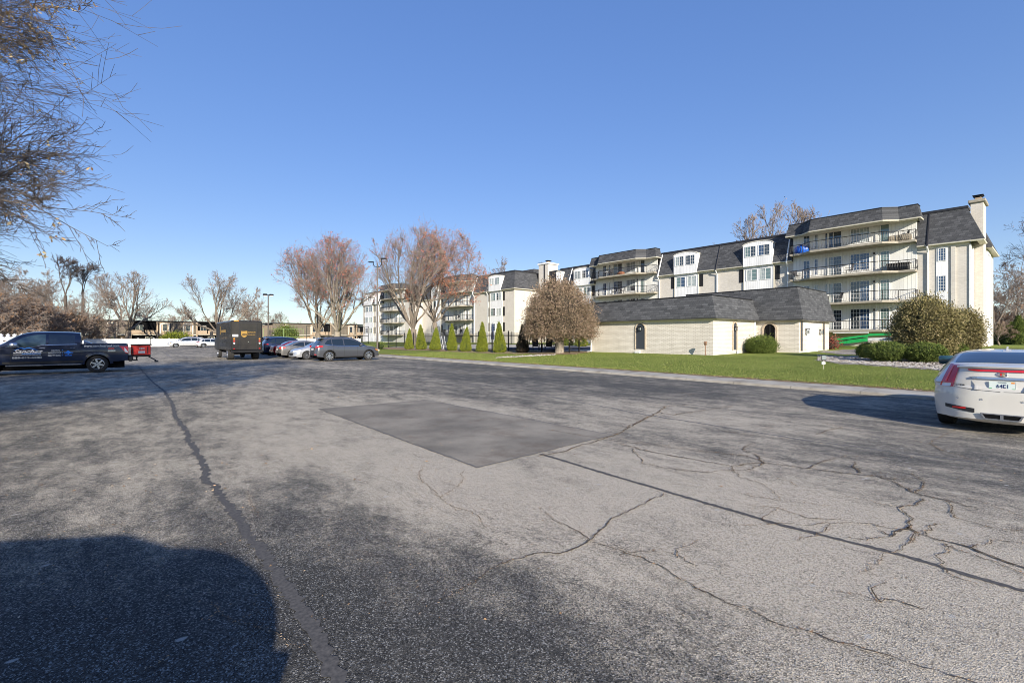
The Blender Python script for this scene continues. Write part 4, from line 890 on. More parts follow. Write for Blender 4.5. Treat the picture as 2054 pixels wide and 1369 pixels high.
# ================================================================== VEHICLES
def cr(P, k=4):
    """Catmull-Rom through the rows of P, k sub-steps"""
    out = []; n_ = len(P)
    for i in range(n_-1):
        a, b, c, d = P[max(0, i-1)], P[i], P[i+1], P[min(n_-1, i+2)]
        for j in range(k):
            t = j/k; out.append(tuple(.5*((2*q)+(-p+r_)*t+(2*p-5*q+4*r_-s_)*t*t+(-p+3*q-3*r_+s_)*t**3) for p, q, r_, s_ in zip(a, b, c, d)))
    out.append(tuple(P[-1])); return out
class Car:
    """local frame: x forward from the rear bumper, y to the left, z up. chain rows: x, z, dx (edge set in), dz (edge drop)"""
    def __init__(s, label, cat, chain, plan, belt, tumble, wheels, R_, name='parked_car', group=None, axle=None, pane='car_glass', k=4):
        s.root = empty(name, label=label, cat=cat, group=group); s.O = cr(chain, k); s.plan = plan; s.belt = belt; s.tum = tumble
        s.wh = wheels; s.R = R_; s.ax = axle or R_
        for i in range(1, len(s.O)):                    # keep x strictly increasing on both outlines
            a, b = s.O[i-1], s.O[i]
            if b[0] <= a[0]: s.O[i] = (a[0]+.002, *b[1:])
        e = [(x+dx, z-dz) for x, z, dx, dz in s.O]; f = [e[0]]
        for q in e[1:]: f.append((max(q[0], f[-1][0]+.002), q[1]))
        s.E = f; s.L = s.O[-1][0]
    def W(s, x, z):
        w_ = interp(x, s.plan); b = interp(x, s.belt)
        if z > b: return max(.05, w_-s.tum*(z-b)-.25*(z-b)**2)
        t = (b-z)/b; return w_*(1-.10*max(0, t-.35)**1.6*2-.022*sin(min(1, t*3)*pi)*0)-.03*max(0, 1-t*5)
    def row(s, i, n_=10, p=4, e=0):
        ox, oz = s.O[i][:2]; ex, ez = s.E[i]; w_ = s.W(ex, ez); out = []
        for j in range(-n_, n_+1):
            u = j/n_; a = abs(u)**p; out.append((ox+(ex-ox)*a, w_*u, oz+(ez-oz)*a))
        return out
    def zt(s, x): return interp(x, s.E)
    def zb(s, x):
        z = interp(x, s.sill)
        for w_ in s.wh:
            r = s.R*1.13; d = abs(x-w_)
            if d < r: z = max(z, s.ax+sqrt(r*r-d*d))
        return z
    def body(s, m, sill, lower=None):
        s.sill = sill; mb = MB(); rows = [[mb.pt(p) for p in s.row(i)] for i in range(len(s.O))]
        mb.loft(rows, False)
        xs = set(x for x, z in s.E)
        for w_ in s.wh:
            r = s.R*1.13
            for k in range(17): xs.add(w_-r*cos(pi*k/16))
        for x, z in sill: xs.add(x)
        xs = sorted(x for x in xs if s.E[0][0] <= x <= s.E[-1][0])
        for sg in (-1, 1):
            cols = []
            for x in xs:
                zt, zb = s.zt(x), min(s.zb(x), s.zt(x)-.002); b = min(interp(x, s.belt), zt); b = max(b, zb); c = []
                for k in range(8): z = zb+(b-zb)*k/7; c.append(mb.pt((x, sg*s.W(x, z), z)))
                for k in range(1, 5): z = b+(zt-b)*k/4; c.append(mb.pt((x, sg*s.W(x, z), z)))
                # return flange under the edge
                z = zb; c.insert(0, mb.pt((x, sg*(s.W(x, z)-.05), z)))
                cols.append(c)
            mb.loft(cols, False)
        o = mb.build('body', m, s.root, smooth=32, weld=True); s.b = o
        # dark wells, floor
        mb = MB(); h = .5*min(s.ax+s.R*1.13, s.L)
        mb.box((s.E[0][0]+.12, -s.W(.6, .5)+.34, .2), (s.E[-1][0]-.15, s.W(.6, .5)-.34, s.ax+s.R*1.0))
        for w_ in s.wh:
            r = s.R*1.14
            for sg in (-1, 1):
                y1 = sg*(s.W(w_, s.ax+s.R)-.03); y0 = sg*(s.W(w_, .5)-.345); rr_ = []
                for yy in (y0, y1): rr_.append([mb.pt((w_-r*cos(pi*k/12), yy, s.ax+r*sin(pi*k/12))) for k in range(13)])
                mb.loft(rr_, False)
        mb.build('underbody', M['void'], s.root)
        return o
    def side(s, name, xs, lo, hi, m, e=.006, sg=1, rows=3, par=None, nx=10):
        X_ = []
        for a, b in zip(xs, xs[1:]): X_ += [a+(b-a)*k/nx for k in range(nx)]
        X_.append(xs[-1]); mb = MB(); cols = []
        for x in X_:
            z0, z1 = interp(x, lo), interp(x, hi); cols.append([mb.pt((x, sg*(s.W(x, z0+(z1-z0)*k/rows)+e), z0+(z1-z0)*k/rows)) for k in range(rows+1)])
        mb.loft(cols, False); return mb.build(name, m, par or s.root, smooth=60)
    def sides(s, name, xs, lo, hi, m, both=True, **k):
        return [s.side(name, xs, lo, hi, m, sg=g, **k) for g in ((1, -1) if both is True else (both,))]
    def top(s, name, x0, x1, f0, f1, m, e=.006, par=None):
        """patch on the upper skin between profile stations whose x lies in x0..x1; f0, f1 fraction of half-width at both ends"""
        I = [i for i in range(len(s.O)) if x0 <= s.O[i][0] <= x1]; mb = MB(); rows = []
        for i in I:
            a = s.O[max(0, i-1)]; b = s.O[min(len(s.O)-1, i+1)]; tx, tz = b[0]-a[0], b[1]-a[1]; l = sqrt(tx*tx+tz*tz); nx, nz = -tz/l, tx/l
            t = (s.O[i][0]-x0)/(x1-x0); f = f0+(f1-f0)*t; ox, oz = s.O[i][:2]; ex, ez = s.E[i]; w_ = s.W(ex, ez); r = []
            for j in range(-8, 9): u = f*j/8; q = abs(u)**4; r.append(mb.pt((ox+(ex-ox)*q+nx*e, w_*u, oz+(ez-oz)*q+nz*e)))
            rows.append(r)
        mb.loft(rows, False); return mb.build(name, m, par or s.root, smooth=60)
    def endx(s, y, z, rear=True):
        """x of the rear (or front) face at height z and offset y"""
        n_ = len(s.O); I = range(n_) if rear else range(n_-1, -1, -1); prev = None
        for i in I:
            ex, ez = s.E[i]; w_ = s.W(ex, ez); a = min(1, abs(y)/w_)**4; x = s.O[i][0]+(ex-s.O[i][0])*a; zz = s.O[i][1]+(ez-s.O[i][1])*a
            if prev and (prev[1]-z)*(zz-z) <= 0 and zz != prev[1]: t = (z-prev[1])/(zz-prev[1]); return prev[0]+(x-prev[0])*t
            prev = (x, zz)
        return (s.O[0][0] if rear else s.O[-1][0])
    def endz(s, name, zs, lo, hi, m, e=.008, par=None, ny=5):
        mb = MB(); rows = []
        for z in zs:
            a, b = interp(abs(z), lo), interp(abs(z), hi); rows.append([a+(b-a)*k/ny for k in range(ny+1)])
        for sg in (1, -1):
            mb = MB(); R_ = [[mb.pt((s.endx(sg*y, z)-e, sg*y, z)) for y in r] for z, r in zip(zs, rows)]; mb.loft(R_, False); o = mb.build(name, m, par or s.root, smooth=60)
    def end(s, name, y0, y1, lo, hi, m, e=.008, rear=True, par=None, ny=8, nz=4):
        """patch on the rear/front face: y from y0 to y1, z from lo(y) to hi(y) given as tables or numbers"""
        g = lambda T, y: T if isinstance(T, (int, float)) else interp(y, T)
        mb = MB(); cols = []; sg = -1 if rear else 1
        for i in range(ny+1):
            y = y0+(y1-y0)*i/ny; a, b = g(lo, y), g(hi, y); cols.append([mb.pt((s.endx(y, a+(b-a)*k/nz, rear)+sg*e, y, a+(b-a)*k/nz)) for k in range(nz+1)])
        mb.loft(cols, False); return mb.build(name, m, par or s.root, smooth=60)
    def wheels(s, r=None, wd=.22, spokes=5, dark=False, rimr=.68, style='spoke', outer=None):
        r = r or s.R
        for w_ in s.wh:
            for sg in (-1, 1):
                yo = sg*((outer or s.W(w_, s.ax))-.02-wd/2)
                hub = empty('wheel', (w_, yo, r), 0, parent=s.root); mb = MB(); q = wd/2; rr_ = r*rimr
                mb.lathe([(rr_, -q*.9), (r*.86, -q), (r*.97, -q*.85), (r, -q*.55), (r, q*.55), (r*.97, q*.85), (r*.86, q), (rr_, q*.9), (rr_*.97, q*.5), (rr_*.97, -q*.5), (rr_, -q*.9)], axis=1, k=36)
                mb.build('tyre', M['tyre'], hub, smooth=40)
                mb = MB(); t = sg*q; mb.lathe([(rr_*.99, t*.88), (rr_*.93, t*.9), (rr_*.90, t*.55), (rr_*.9, -t*.3)], axis=1, k=36)
                mb.lathe([(0, t*.86), (rr_*.16, t*.86), (rr_*.2, t*.7), (rr_*.2, t*.2)], axis=1, k=16)
                for k in range(spokes):
                    a = 2*pi*k/spokes+.3; ca, sa = cos(a), sin(a); wd0, wd1 = rr_*(.16 if spokes < 8 else .08), rr_*(.13 if spokes < 8 else .06)
                    for (u0, u1, v0, v1) in ((rr_*.12, rr_*.93, wd0, wd1),):
                        P = []
                        for yy in (t*.8, t*.5):
                            for u, v in ((u0, -v0), (u1, -v1), (u1, v1), (u0, v0)): P.append(mb.pt((ca*u-sa*v, yy-(t*.12 if u == u1 else 0)*0, sa*u+ca*v)))
                        for f in ((0,1,2,3),(4,5,6,7),(0,1,5,4),(1,2,6,5),(2,3,7,6)): mb.f.append([P[i] for i in f]); mb.m.append(0)
                mb.build('rim', M['rim_dark' if dark else 'rim'], hub, smooth=35)
                mb = MB(); mb.lathe([(0, -t*.25), (rr_*.97, -t*.25)], axis=1, k=20); mb.lathe([(0, t*.2), (rr_*.62, t*.2), (rr_*.62, t*.1)], axis=1, k=20); mb.build('brake_disc', M['rim_dark'], hub)
    def mirror(s, x, z, m, both=True, size=1):
        for sg in (1, -1):
            w_ = s.W(x, z); mb = MB(); mb.rbox((x-.09*size, min(sg*w_, sg*(w_+.2*size)), z), (x+.07*size, max(sg*w_, sg*(w_+.2*size)), z+.14*size), .03); mb.build('mirror', m, s.root, smooth=50)
    def put(s, x, y, rz=0): s.root.location = (x, y, 0); s.root.rotation_euler = (0, 0, rz); return s
    def seam(s, x, z0, z1, both=True, lean=0):
        for sg in (1, -1):
            mb = MB(); c = []
            for k in range(9): z = z0+(z1-z0)*k/8; xx = x+lean*k/8; c.append([mb.pt((xx-.005, sg*(s.W(xx, z)+.003), z)), mb.pt((xx+.005, sg*(s.W(xx, z)+.003), z))])
            mb.loft(c, False); mb.build('door_seam', M['seam'], s.root)
    def handle(s, x, z, m='chrome'):
        for sg in (1, -1):
            w_ = s.W(x, z); mb = MB(); mb.rbox((x-.09, min(sg*(w_+.012), sg*(w_+.045)), z-.015), (x+.09, max(sg*(w_+.012), sg*(w_+.045)), z+.015), .008); mb.build('door_handle', M[m] if m in M else m, s.root)
def suv(label, col, rx, ry, rz=0, group='cars parked along the kerb', L=4.88, H=1.75, rails=True, name='parked_car', round_rear=False):
    q = L/4.88; h = H/1.75
    ch = [(.0,.42,.10,0),(.02,.62,.10,0),(.05,.80,.10,0),(.10,1.0,.09,0),(.18,1.13,.08,.01),(.34,1.36,.10,.03),(.52,1.58,.16,.05),(.66,1.67,.20,.06),(1.1,1.72,.1,.07),(1.9,1.75,0,.07),(2.6,1.70,-.02,.07),(3.0,1.58,-.03,.06),(3.35,1.38,-.05,.05),(3.75,1.14,-.08,.04),(3.95,1.09,-.08,.04),(4.4,1.01,-.12,.06),(4.68,.88,-.2,.06),(4.8,.70,-.24,.03),(4.86,.5,-.24,0),(4.87,.32,-.22,0)]
    if round_rear: ch[:11] = [(.12,.42,.10,0),(.05,.62,.10,0),(.06,.80,.10,0),(.09,1.0,.09,0),(.14,1.18,.08,.01),(.22,1.34,.10,.02),(.34,1.48,.12,.03),(.52,1.60,.14,.04),(.76,1.69,.12,.05),(1.1,1.735,.06,.06),(1.9,1.75,0,.07)]
    ch = [(x*q, z*h, dx, dz) for x, z, dx, dz in ch]
    c = Car(label, 'car', ch, [(0,.80),(.25,.90),(.8,.955),(1.2,.965),(3.6,.965),(4.3,.94),(4.7,.86),(4.87,.76)], [(0,1.02*h),(1,1.10*h),(3,1.06*h),(3.8,1.02*h),(4.87,.7*h)], .40, [.95*q, 3.88*q], .365, group=group, name=name)
    pm = paint('car_paint_'+label[:12].replace(' ', '_'), col, .55, .3)
    c.body(pm, [(0,.36),(.5,.3),(1.5,.26),(3.3,.26),(4.4,.28),(4.87,.3)])
    c.wheels(wd=.25, spokes=10, rimr=.7)
    lo = [(.62*q,1.23*h),(.95*q,1.16*h),(1.5*q,1.13*h),(3.3*q,1.09*h),(3.62*q,1.10*h)]; hi = [(.62*q,1.27*h),(.85*q,1.5*h),(1.1*q,1.57*h),(1.9*q,1.6*h),(2.5*q,1.56*h),(2.9*q,1.46*h),(3.62*q,1.11*h)]
    for a, b in ((.62*q,1.1*q),(1.16*q,1.95*q),(2.02*q,3.62*q)): c.sides('side_window', [a, b], lo, hi, M['car_glass'])
    c.sides('window_trim', [.6*q, 3.62*q], [(x, z-.028) for x, z in lo], lo, M['chrome' if rails else 'black_plastic'], e=.008)
    c.top('rear_window', .22*q, .50*q, .80, .74, M['car_glass']); c.top('windshield', 2.66*q, 3.66*q, .86, .93, M['car_glass'])
    for x in (2.0*q, 2.98*q): c.seam(x, .35, 1.1*h)
    c.seam(1.2*q, .75, 1.12*h)
    for x in (1.5*q, 2.45*q): c.handle(x, 1.0*h)
    c.mirror(3.25*q, 1.1*h, pm)
    c.sides('sill_trim', [1.4*q, 3.4*q], [(0,.265)], [(0,.34)], M['black_plastic'], e=.012)
    for w_ in c.wh:
        for sg in (1, -1):
            mb = MB(); r0, r1 = c.R*1.13, c.R*1.29; rr_ = []
            for k in range(17):
                a = pi*k/16; A = []
                for r in (r0, r1):
                    x, z = w_-r*cos(a), c.ax+r*sin(a); A.append(mb.pt((x, sg*(c.W(x, z)+.01), z)))
                rr_.append(A)
            mb.loft(rr_, False); mb.build('arch_trim', M['black_plastic'], c.root)
    for sg in (1, -1):
        c.end('tail_light', sg*.42, sg*.80, .96*h, 1.10*h, M['red_lens'], par=c.b); c.side('tail_light', [.12, .5], [(.12,.98*h),(.5,1.03*h)], [(.12,1.12*h),(.5,1.11*h)], M['red_lens'], sg=sg)
        c.end('reflector', sg*.5, sg*.78, .46, .52, M['red_lens']); c.end('headlight', sg*.42, sg*.70, .74*h, .86*h, M['clear_lens'], rear=False)
        c.side('marker_light', [4.35*q, 4.6*q], [(4.35*q,.80*h),(4.6*q,.72*h)], [(4.35*q,.83*h),(4.6*q,.8*h)], M['amber_lens'], sg=sg)
    c.end('licence_plate', -.26, .26, .80*h, .93*h, M['lettering_white'], e=.015); c.end('bumper_trim', -.78, .78, .38, .52, M['black_plastic'], e=.004)
    c.end('grille', -.35, .35, .55*h, .78*h, M['black_plastic'], rear=False)
    if rails:
        for sg in (1, -1): mb = MB(); mb.tube([(.9*q, sg*.56, 1.69*h), (1.1*q, sg*.57, 1.745*h), (2.3*q, sg*.58, 1.745*h), (2.5*q, sg*.58, 1.69*h)], .018, 5); mb.build('roof_rail', M['black_plastic'], c.root)
    if round_rear:
        mb = MB(); mb.ext([(1.30,1.86),(1.75,1.97),(3.6,1.97),(3.8,1.86)], 1, -.5, .5); mb.build('roof_box', M['black_plastic'], c.root); return c.put(rx, ry, rz)
    mb = MB(); mb.ext([(.36*q,1.60*h),(.62*q,1.66*h),(.66*q,1.69*h),(.40*q,1.635*h)], 1, -.6, .6); mb.build('spoiler', pm, c.root)
    return c.put(rx, ry, rz)
def sedan(label, col, rx, ry, rz=0, group='cars parked along the kerb', H=1.45, metal=.55):
    h = H/1.45
    ch = [(.0,.40,.12,0),(.02,.62,.12,0),(.05,.82,.12,0),(.12,.98,.10,.02),(.3,1.03,.06,.03),(.7,1.06,.02,.03),(1.1,1.24,.04,.05),(1.45,1.38,.04,.06),(2.0,1.45,0,.06),(2.6,1.42,-.02,.06),(3.0,1.28,-.04,.06),(3.45,1.04,-.08,.05),(3.7,.97,-.08,.05),(4.2,.86,-.14,.07),(4.5,.74,-.22,.06),(4.6,.58,-.26,.02),(4.64,.4,-.26,0),(4.65,.26,-.24,0)]
    c = Car(label, 'car', [(x, z*h, a, b) for x, z, a, b in ch], [(0,.76),(.25,.85),(.8,.90),(3.6,.90),(4.2,.87),(4.5,.78),(4.65,.7)], [(0,.93*h),(1,.97*h),(3,.93*h),(3.6,.88*h),(4.65,.6*h)], .42, [.95, 3.68], .325, group=group)
    pm = paint('car_paint_'+label[:12].replace(' ', '_'), col, metal, .3)
    c.body(pm, [(0,.30),(.5,.24),(1.5,.2),(3.2,.2),(4.2,.2),(4.65,.24)]); c.wheels(wd=.21, spokes=10, rimr=.7)
    lo = [(.95,1.05*h),(1.4,1.0*h),(3.1,.955*h),(3.4,.97*h)]; hi = [(.95,1.06*h),(1.35,1.24*h),(1.7,1.32*h),(2.1,1.34*h),(2.6,1.29*h),(3.4,.98*h)]
    for a, b in ((1.0,1.9),(1.98,3.35)): c.sides('side_window', [a, b], lo, hi, M['car_glass'])
    c.top('rear_window', .72, 1.42, .84, .82, M['car_glass']); c.top('windshield', 2.66, 3.42, .86, .93, M['car_glass'])
    for x in (1.95, 2.95): c.seam(x, .3, .98*h)
    for x in (1.5, 2.4): c.handle(x, .86*h, pm)
    c.mirror(3.1, .97*h, pm, size=.9)
    for sg in (1, -1):
        c.end('tail_light', sg*.42, sg*.76, .78*h, .92*h, M['red_lens_bright'], par=c.b); c.side('tail_light', [.14, .45], [(.14,.80*h),(.45,.86*h)], [(.14,.92*h),(.45,.92*h)], M['red_lens_bright'], sg=sg)
        c.end('headlight', sg*.38, sg*.68, .58*h, .70*h, M['clear_lens'], rear=False); c.side('headlight', [4.15, 4.42], [(4.15,.72*h),(4.42,.60*h)], [(4.15,.78*h),(4.42,.72*h)], M['clear_lens'], sg=sg)
    c.end('licence_plate', -.26, .26, .66*h, .79*h, M['lettering_white'], e=.015); c.end('bumper_trim', -.7, .7, .34, .46, M['black_plastic'], e=.004)
    c.end('grille', -.5, .5, .34, .5*h, M['black_plastic'], rear=False)
    return c.put(rx, ry, rz)
XR = 10.75
suv('grey sport utility car nearest in the kerbside row, black arch trim and ten spoke wheels', (.10,.105,.12), XR, 34.75)
sedan('silver compact car backed in beside the grey sport utility car, headlights towards the lot', (.55,.56,.58), XR-.4+4.65, 38.6, pi, H=1.42)
sedan('grey four door saloon with bright red tail lights between the silver and the red car', (.22,.21,.20), XR-.5, 42.1)
sedan('dark red saloon mostly hidden behind the grey saloon', (.35,.012,.02), XR-.2, 45.4)
suv('navy blue sport utility car to the right of the delivery truck', (.012,.022,.06), XR-.3, 48.9, L=4.9, H=1.78, rails=False)
suv('dark grey sport utility car at the far end of the row, only its roof showing', (.03,.03,.045), XR, 52.6, H=1.84)
sedan('dark blue car behind the grey car, at the far end of the row', (.02,.025,.05), XR, 56.2)
wx = xfor(109, 372)
suv('white pickup like car with its nose to the left, in front of the white fence', (.72,.72,.72), xfor(101, 413), 101, pi, 'white cars by the far fence', L=5.7, H=1.9)
suv('white crossover parked behind the first white car by the far fence, left of the truck', (.76,.76,.76), xfor(97, 394), 97, 0, 'white cars by the far fence', L=4.8, H=1.62, rails=False)
suv('small dark car seen through the open bed of the dark pickup', (.04,.05,.08), -4.6, 48, 0, 'cars standing beyond the dark pickup', H=1.6)
suv('dark car half hidden behind the hood of the dark pickup at the left edge', (.05,.05,.07), xfor(48, -20)-4.2, 48, 0, 'cars standing beyond the dark pickup', H=1.6)

# ------------------------------------------------------------------ white coupe at the right
ch = [(-.02,.26,.36,0),(-.03,.36,.36,0),(-.03,.52,.36,0),(-.015,.70,.35,0),(.0,.79,.33,0),(.035,.81,.31,0),(.055,.93,.30,0),(.075,1.05,.30,0),(.055,1.12,.30,0),(.07,1.165,.30,.005),(.16,1.19,.25,.015),(.3,1.205,.16,.02),(.62,1.29,.10,.05),(1.05,1.39,.07,.06),(1.5,1.435,.03,.06),(2.1,1.44,0,.06),(2.5,1.395,0,.06),(2.95,1.24,-.03,.06),(3.35,1.06,-.06,.05),(3.6,1.0,-.06,.05),(4.2,.92,-.12,.07),(4.6,.80,-.22,.06),(4.74,.64,-.28,.02),(4.78,.44,-.28,0),(4.79,.28,-.26,0)]
c = Car('pearl white two door coupe at the right edge, rear towards the camera', 'car', ch, [(0,.72),(.12,.80),(.25,.86),(.4,.90),(.65,.935),(1.0,.95),(3.6,.93),(4.2,.90),(4.6,.78),(4.79,.68)], [(0,.80),(.5,.84),(1.2,.95),(3,.98),(3.6,.92),(4.79,.6)], .55, [1.02, 3.88], .36, name='parked_coupe', k=5)
pm = paint('pearl_white_paint', (.60,.575,.52), .05, .32)
c.body(pm, [(-.02,.36),(.25,.33),(.55,.25),(1.5,.21),(3.2,.21),(4.3,.22),(4.79,.26)])
c.wheels(wd=.25, spokes=7, rimr=.74)
lo = [(1.05,1.10),(1.6,1.04),(3.0,1.0),(3.3,1.0)]; hi = [(1.05,1.11),(1.5,1.27),(2.0,1.315),(2.5,1.27),(3.3,1.01)]
c.sides('side_window', [1.08, 1.9], lo, hi, M['car_glass']); c.sides('side_window', [1.96, 3.28], lo, hi, M['car_glass'])
c.top('rear_window', .31, 1.10, .90, .82, M['car_glass']); c.top('windshield', 2.56, 3.3, .86, .93, M['car_glass'])
c.seam(1.9, .3, 1.04); c.seam(3.05, .3, 1.0); c.mirror(2.85, 1.08, paint('mirror_teal', (.03,.08,.09), .2, .2), size=1.3)
M['sat'] = mat('satin_silver', (.55,.57,.62), .22, .9)
for sg in (1, -1):
    c.end('reflector', sg*.44, sg*.62, .415, .445, M['red_lens'], e=.014); c.end('bumper_vent', sg*.33, sg*.72, [(-.72,.42),(-.33,.36),(.33,.36),(.72,.42)], [(-.72,.48),(-.33,.435),(.33,.435),(.72,.48)], M['black_plastic'], e=.008)
    c.end('panel_seam', sg*.60, sg*.02, [(-.6,.79),(-.35,.755),(0,.74),(.35,.755),(.6,.79)], [(-.6,.796),(-.35,.761),(0,.746),(.35,.761),(.6,.796)], M['seam'], e=.005)
    c.end('headlight', sg*.45, sg*.66, .55, .74, M['clear_lens'], rear=False)
    for y in (.55, .24):
        mb = MB(); x = c.endx(sg*y, .60); mb.lathe([(.016, -.004), (.018, .0), (.013, .001)], (x-.006, sg*y, .60), 0, 12); mb.build('parking_sensor', M['sat'], c.b)
ZZ = [.79+.40*i/14 for i in range(15)]
c.endz('tail_light', ZZ, [(.79,.61),(1.19,.53)], [(.79,.81),(1.19,.675)], M['red_lens'], e=.018)
c.endz('light_strip', ZZ[3:-1], [(.79,.735),(1.19,.605)], [(.79,.765),(1.19,.63)], M['red_lens_bright'], e=.028)
c.endz('reversing_light', ZZ[:3], [(.79,.65),(1.19,.56)], [(.79,.78),(1.19,.65)], M['clear_lens'], e=.026)
# spoiler lip, brake light, handle recess, plate, emblem, exhaust
mb = MB(); rr_ = []
for i in range(17):
    y = -.57+1.14*i/16; a = abs(y/.57)**3; x = c.endx(y, 1.12); z = 1.135-.015*a
    rr_.append([mb.pt((x+.06, y, z-.035)), mb.pt((x-.06*(1-a*.7), y, z+.005)), mb.pt((x-.07*(1-a*.7), y, z+.03)), mb.pt((x+.1, y, z+.055))])
mb.loft(rr_, False); mb.build('spoiler', pm, c.root, smooth=40)
c.end('brake_light', -.42, .42, [(-.42,1.095),(-.3,1.078),(.3,1.078),(.42,1.095)], [(-.42,1.112),(-.3,1.112),(.3,1.112),(.42,1.112)], M['red_lens'], e=.02, ny=12)
c.end('trunk_seam', -.54, -.36, .985, .991, M['seam'], e=.004, ny=12)
mb = MB(); rr_ = []
for i in range(13):
    y = -.36+.72*i/12; x = c.endx(y, .96); rr_.append([mb.pt((x-.005, y, .99)), mb.pt((x-.03, y, .985)), mb.pt((x-.034, y, .95)), mb.pt((x-.01, y, .94))])
mb.loft(rr_, False); mb.build('trunk_handle', M['sat'], c.root)
for sg in (1, -1):
    c.end('plate_bevel', sg*.33, sg*.25, [(-.33,.76),(-.25,.76),(.25,.76),(.33,.76)], [(-.33,.94),(-.25,.80),(.25,.80),(.33,.94)], pm, e=.022)
x = c.endx(0, .84)-.012
pl = MB(); pl.rbox((x-.006, -.155, 0.765), (x, .155, 0.92), .008); pl = pl.build('licence_plate', mat('plate_face', (.62,.70,.66), .5), c.root)
def rtext(s_, size, m, par, y, z, x, width=None, **k):   # lettering facing backwards (-x); reads from y+ to y-
    return text('lettering', s_, size, m, par, (x, y, z), (pi/2, 0, -pi/2), width, **k)
rtext('64E1', .085, M['ink'], pl, .068, 0.812, x-.008, .136, bold=.001)
mb = MB(); mb.box((x-.0085, -.15, 0.77), (x-.0062, .15, 0.782)); mb.box((x-.0085, .12, 0.783), (x-.0062, .15, 0.805)); mb.box((x-.0085, -.15, 0.783), (x-.0062, -.12, 0.805)); mb.build('plate_print', M['lift_green'], pl)
mb = MB(); mb.box((x-.0085, -.06, 0.79), (x-.0062, .06, 0.797)); mb.build('plate_print', M['red_lens_bright'], pl)
rtext('INDIANA', .02, M['ink'], pl, .05, 0.897, x-.008, .1); mb = MB(); mb.box((x-.0085, -.145, 0.89), (x-.0062, -.105, 0.912)); mb.build('plate_sticker', M['amber_lens'], pl)
x = c.endx(0, 1.03); em = MB(); em.lathe([(.052, 0), (.06, -.008), (.066, -.006), (.07, .0)], (x-.008, 0, 1.035), 0, 28); em = em.build('emblem', M['chrome'], c.root, smooth=40)
for v in em.data.vertices: v.co.z = 1.035+(v.co.z-1.035)*.62
mb = MB()
for k, (yy, zz) in enumerate(((-.026,.003),(.004,.003),(-.026,-.022),(.004,-.022))):
    mb.box((x-.014, yy, 1.035+zz), (x-.009, yy+.022, 1.035+zz+.018), k % 2)
mb.build('emblem_shield', [M['gold'], M['red_lens']], em)
rtext('CTS4', .035, M['seam'], c.b, .585, .815, c.endx(.5, .83)-.010, .15, shear=.2, bold=.001)
ex = MB(); x = c.endx(0, .42)-.02
P = [(.26,.375),(-.26,.375),(-.21,.275),(.21,.275)]; I = [(.23,.36),(-.23,.36),(-.19,.29),(.19,.29)]; a = [ex.pt((x, p, q)) for p, q in P]; b = [ex.pt((x-.03, p, q)) for p, q in P]; d = [ex.pt((x-.03, p, q)) for p, q in I]; e = [ex.pt((x+.05, p, q)) for p, q in I]
ex.loft([a, b, d, e]); ex = ex.build('exhaust_surround', M['sat'], c.root); mb = MB(); mb.box((x-.02, -.225, .292), (x-.012, .225, .36)); mb.build('exhaust_outlet', M['void'], ex); mb = MB(); mb.box((x-.028, -.02, .285), (x-.021, .02, .365)); mb.build('exhaust_divider', M['sat'], ex)  # outlet is a flat dark panel painting the shade inside the exhaust
mb = MB(); rr_ = []
for i in range(21):
    y = -.70+1.4*i/20; xx = c.endx(y, .30); q = 1-abs(y/.70)**2; rr_.append([mb.pt((xx-.006, y, .35-.02*q)), mb.pt((xx-.004, y, .29-.03*q)), mb.pt((xx+.10, y, .24-.04*q))])
mb.loft(rr_, False); mb.build('lower_valance', pm, c.root, smooth=50)
mb = MB(); mb.ext([(1.18,1.405),(1.30,1.43),(1.34,1.495),(1.26,1.455)], 1, -.012, .012); mb.ext([(1.12,1.40),(1.4,1.42),(1.3,1.445)], 1, -.05, .05); mb.build('antenna_fin', pm, c.root)
for sg in (.42, -.42): mb = MB(); mb.rbox((1.5, sg-.14, 1.0), (1.62, sg+.14, 1.27), .05); mb.build('headrest', M['trim'], c.root)
c.put(11.35, .62)

# ------------------------------------------------------------------ dark pickup at the left
ch = [(.0,.62,.05,0),(.01,.85,.05,0),(.02,1.1,.05,0),(.03,1.3,.05,0),(.05,1.37,.04,0),(.3,1.375,.0,0),(1.0,1.375,0,0),(1.68,1.38,0,0),(1.70,1.42,.0,0),(1.78,1.88,.02,.03),(1.86,1.93,.02,.04),(2.3,1.96,0,.05),(3.2,1.96,0,.05),(3.6,1.90,0,.05),(3.95,1.72,-.02,.05),(4.35,1.42,-.04,.05),(4.6,1.33,-.05,.05),(5.3,1.26,-.06,.06),(5.7,1.16,-.12,.05),(5.84,.95,-.14,.02),(5.88,.7,-.14,0),(5.9,.5,-.14,0)]
c = Car('navy blue crew cab pickup with roofing company lettering, driving out at the left edge', 'pickup truck', ch, [(0,.97),(.3,1.0),(5.2,1.0),(5.7,.95),(5.9,.86)], [(0,1.34),(1.6,1.34),(1.8,1.33),(3.3,1.32),(4.3,1.24),(5.9,1.1)], .30, [1.18, 4.86], .41, name='pickup_truck', k=3)
pn = paint('navy_paint', (.008,.016,.045), .35, .28); c.body(pn, [(0,.56),(.5,.52),(1.7,.48),(4.2,.48),(5.4,.46),(5.9,.5)])
c.wheels(wd=.27, spokes=6, rimr=.62)
lo = [(1.95,1.37),(2.8,1.36),(3.1,1.35),(3.3,1.27),(3.9,1.25),(4.15,1.27)]; hi = [(1.95,1.79),(2.9,1.82),(3.3,1.80),(3.7,1.68),(4.15,1.30)]
M['truck_glass'] = glass('teal_side_glass', (.05,.085,.095), .03)
c.sides('side_window', [1.97, 2.86], lo, hi, M['car_glass']); c.sides('side_window', [2.95, 4.15], lo, hi, M['truck_glass'])
c.sides('window_trim', [1.9, 4.2], [(x, z-.02) for x, z in lo], lo, M['chrome'], e=.008)
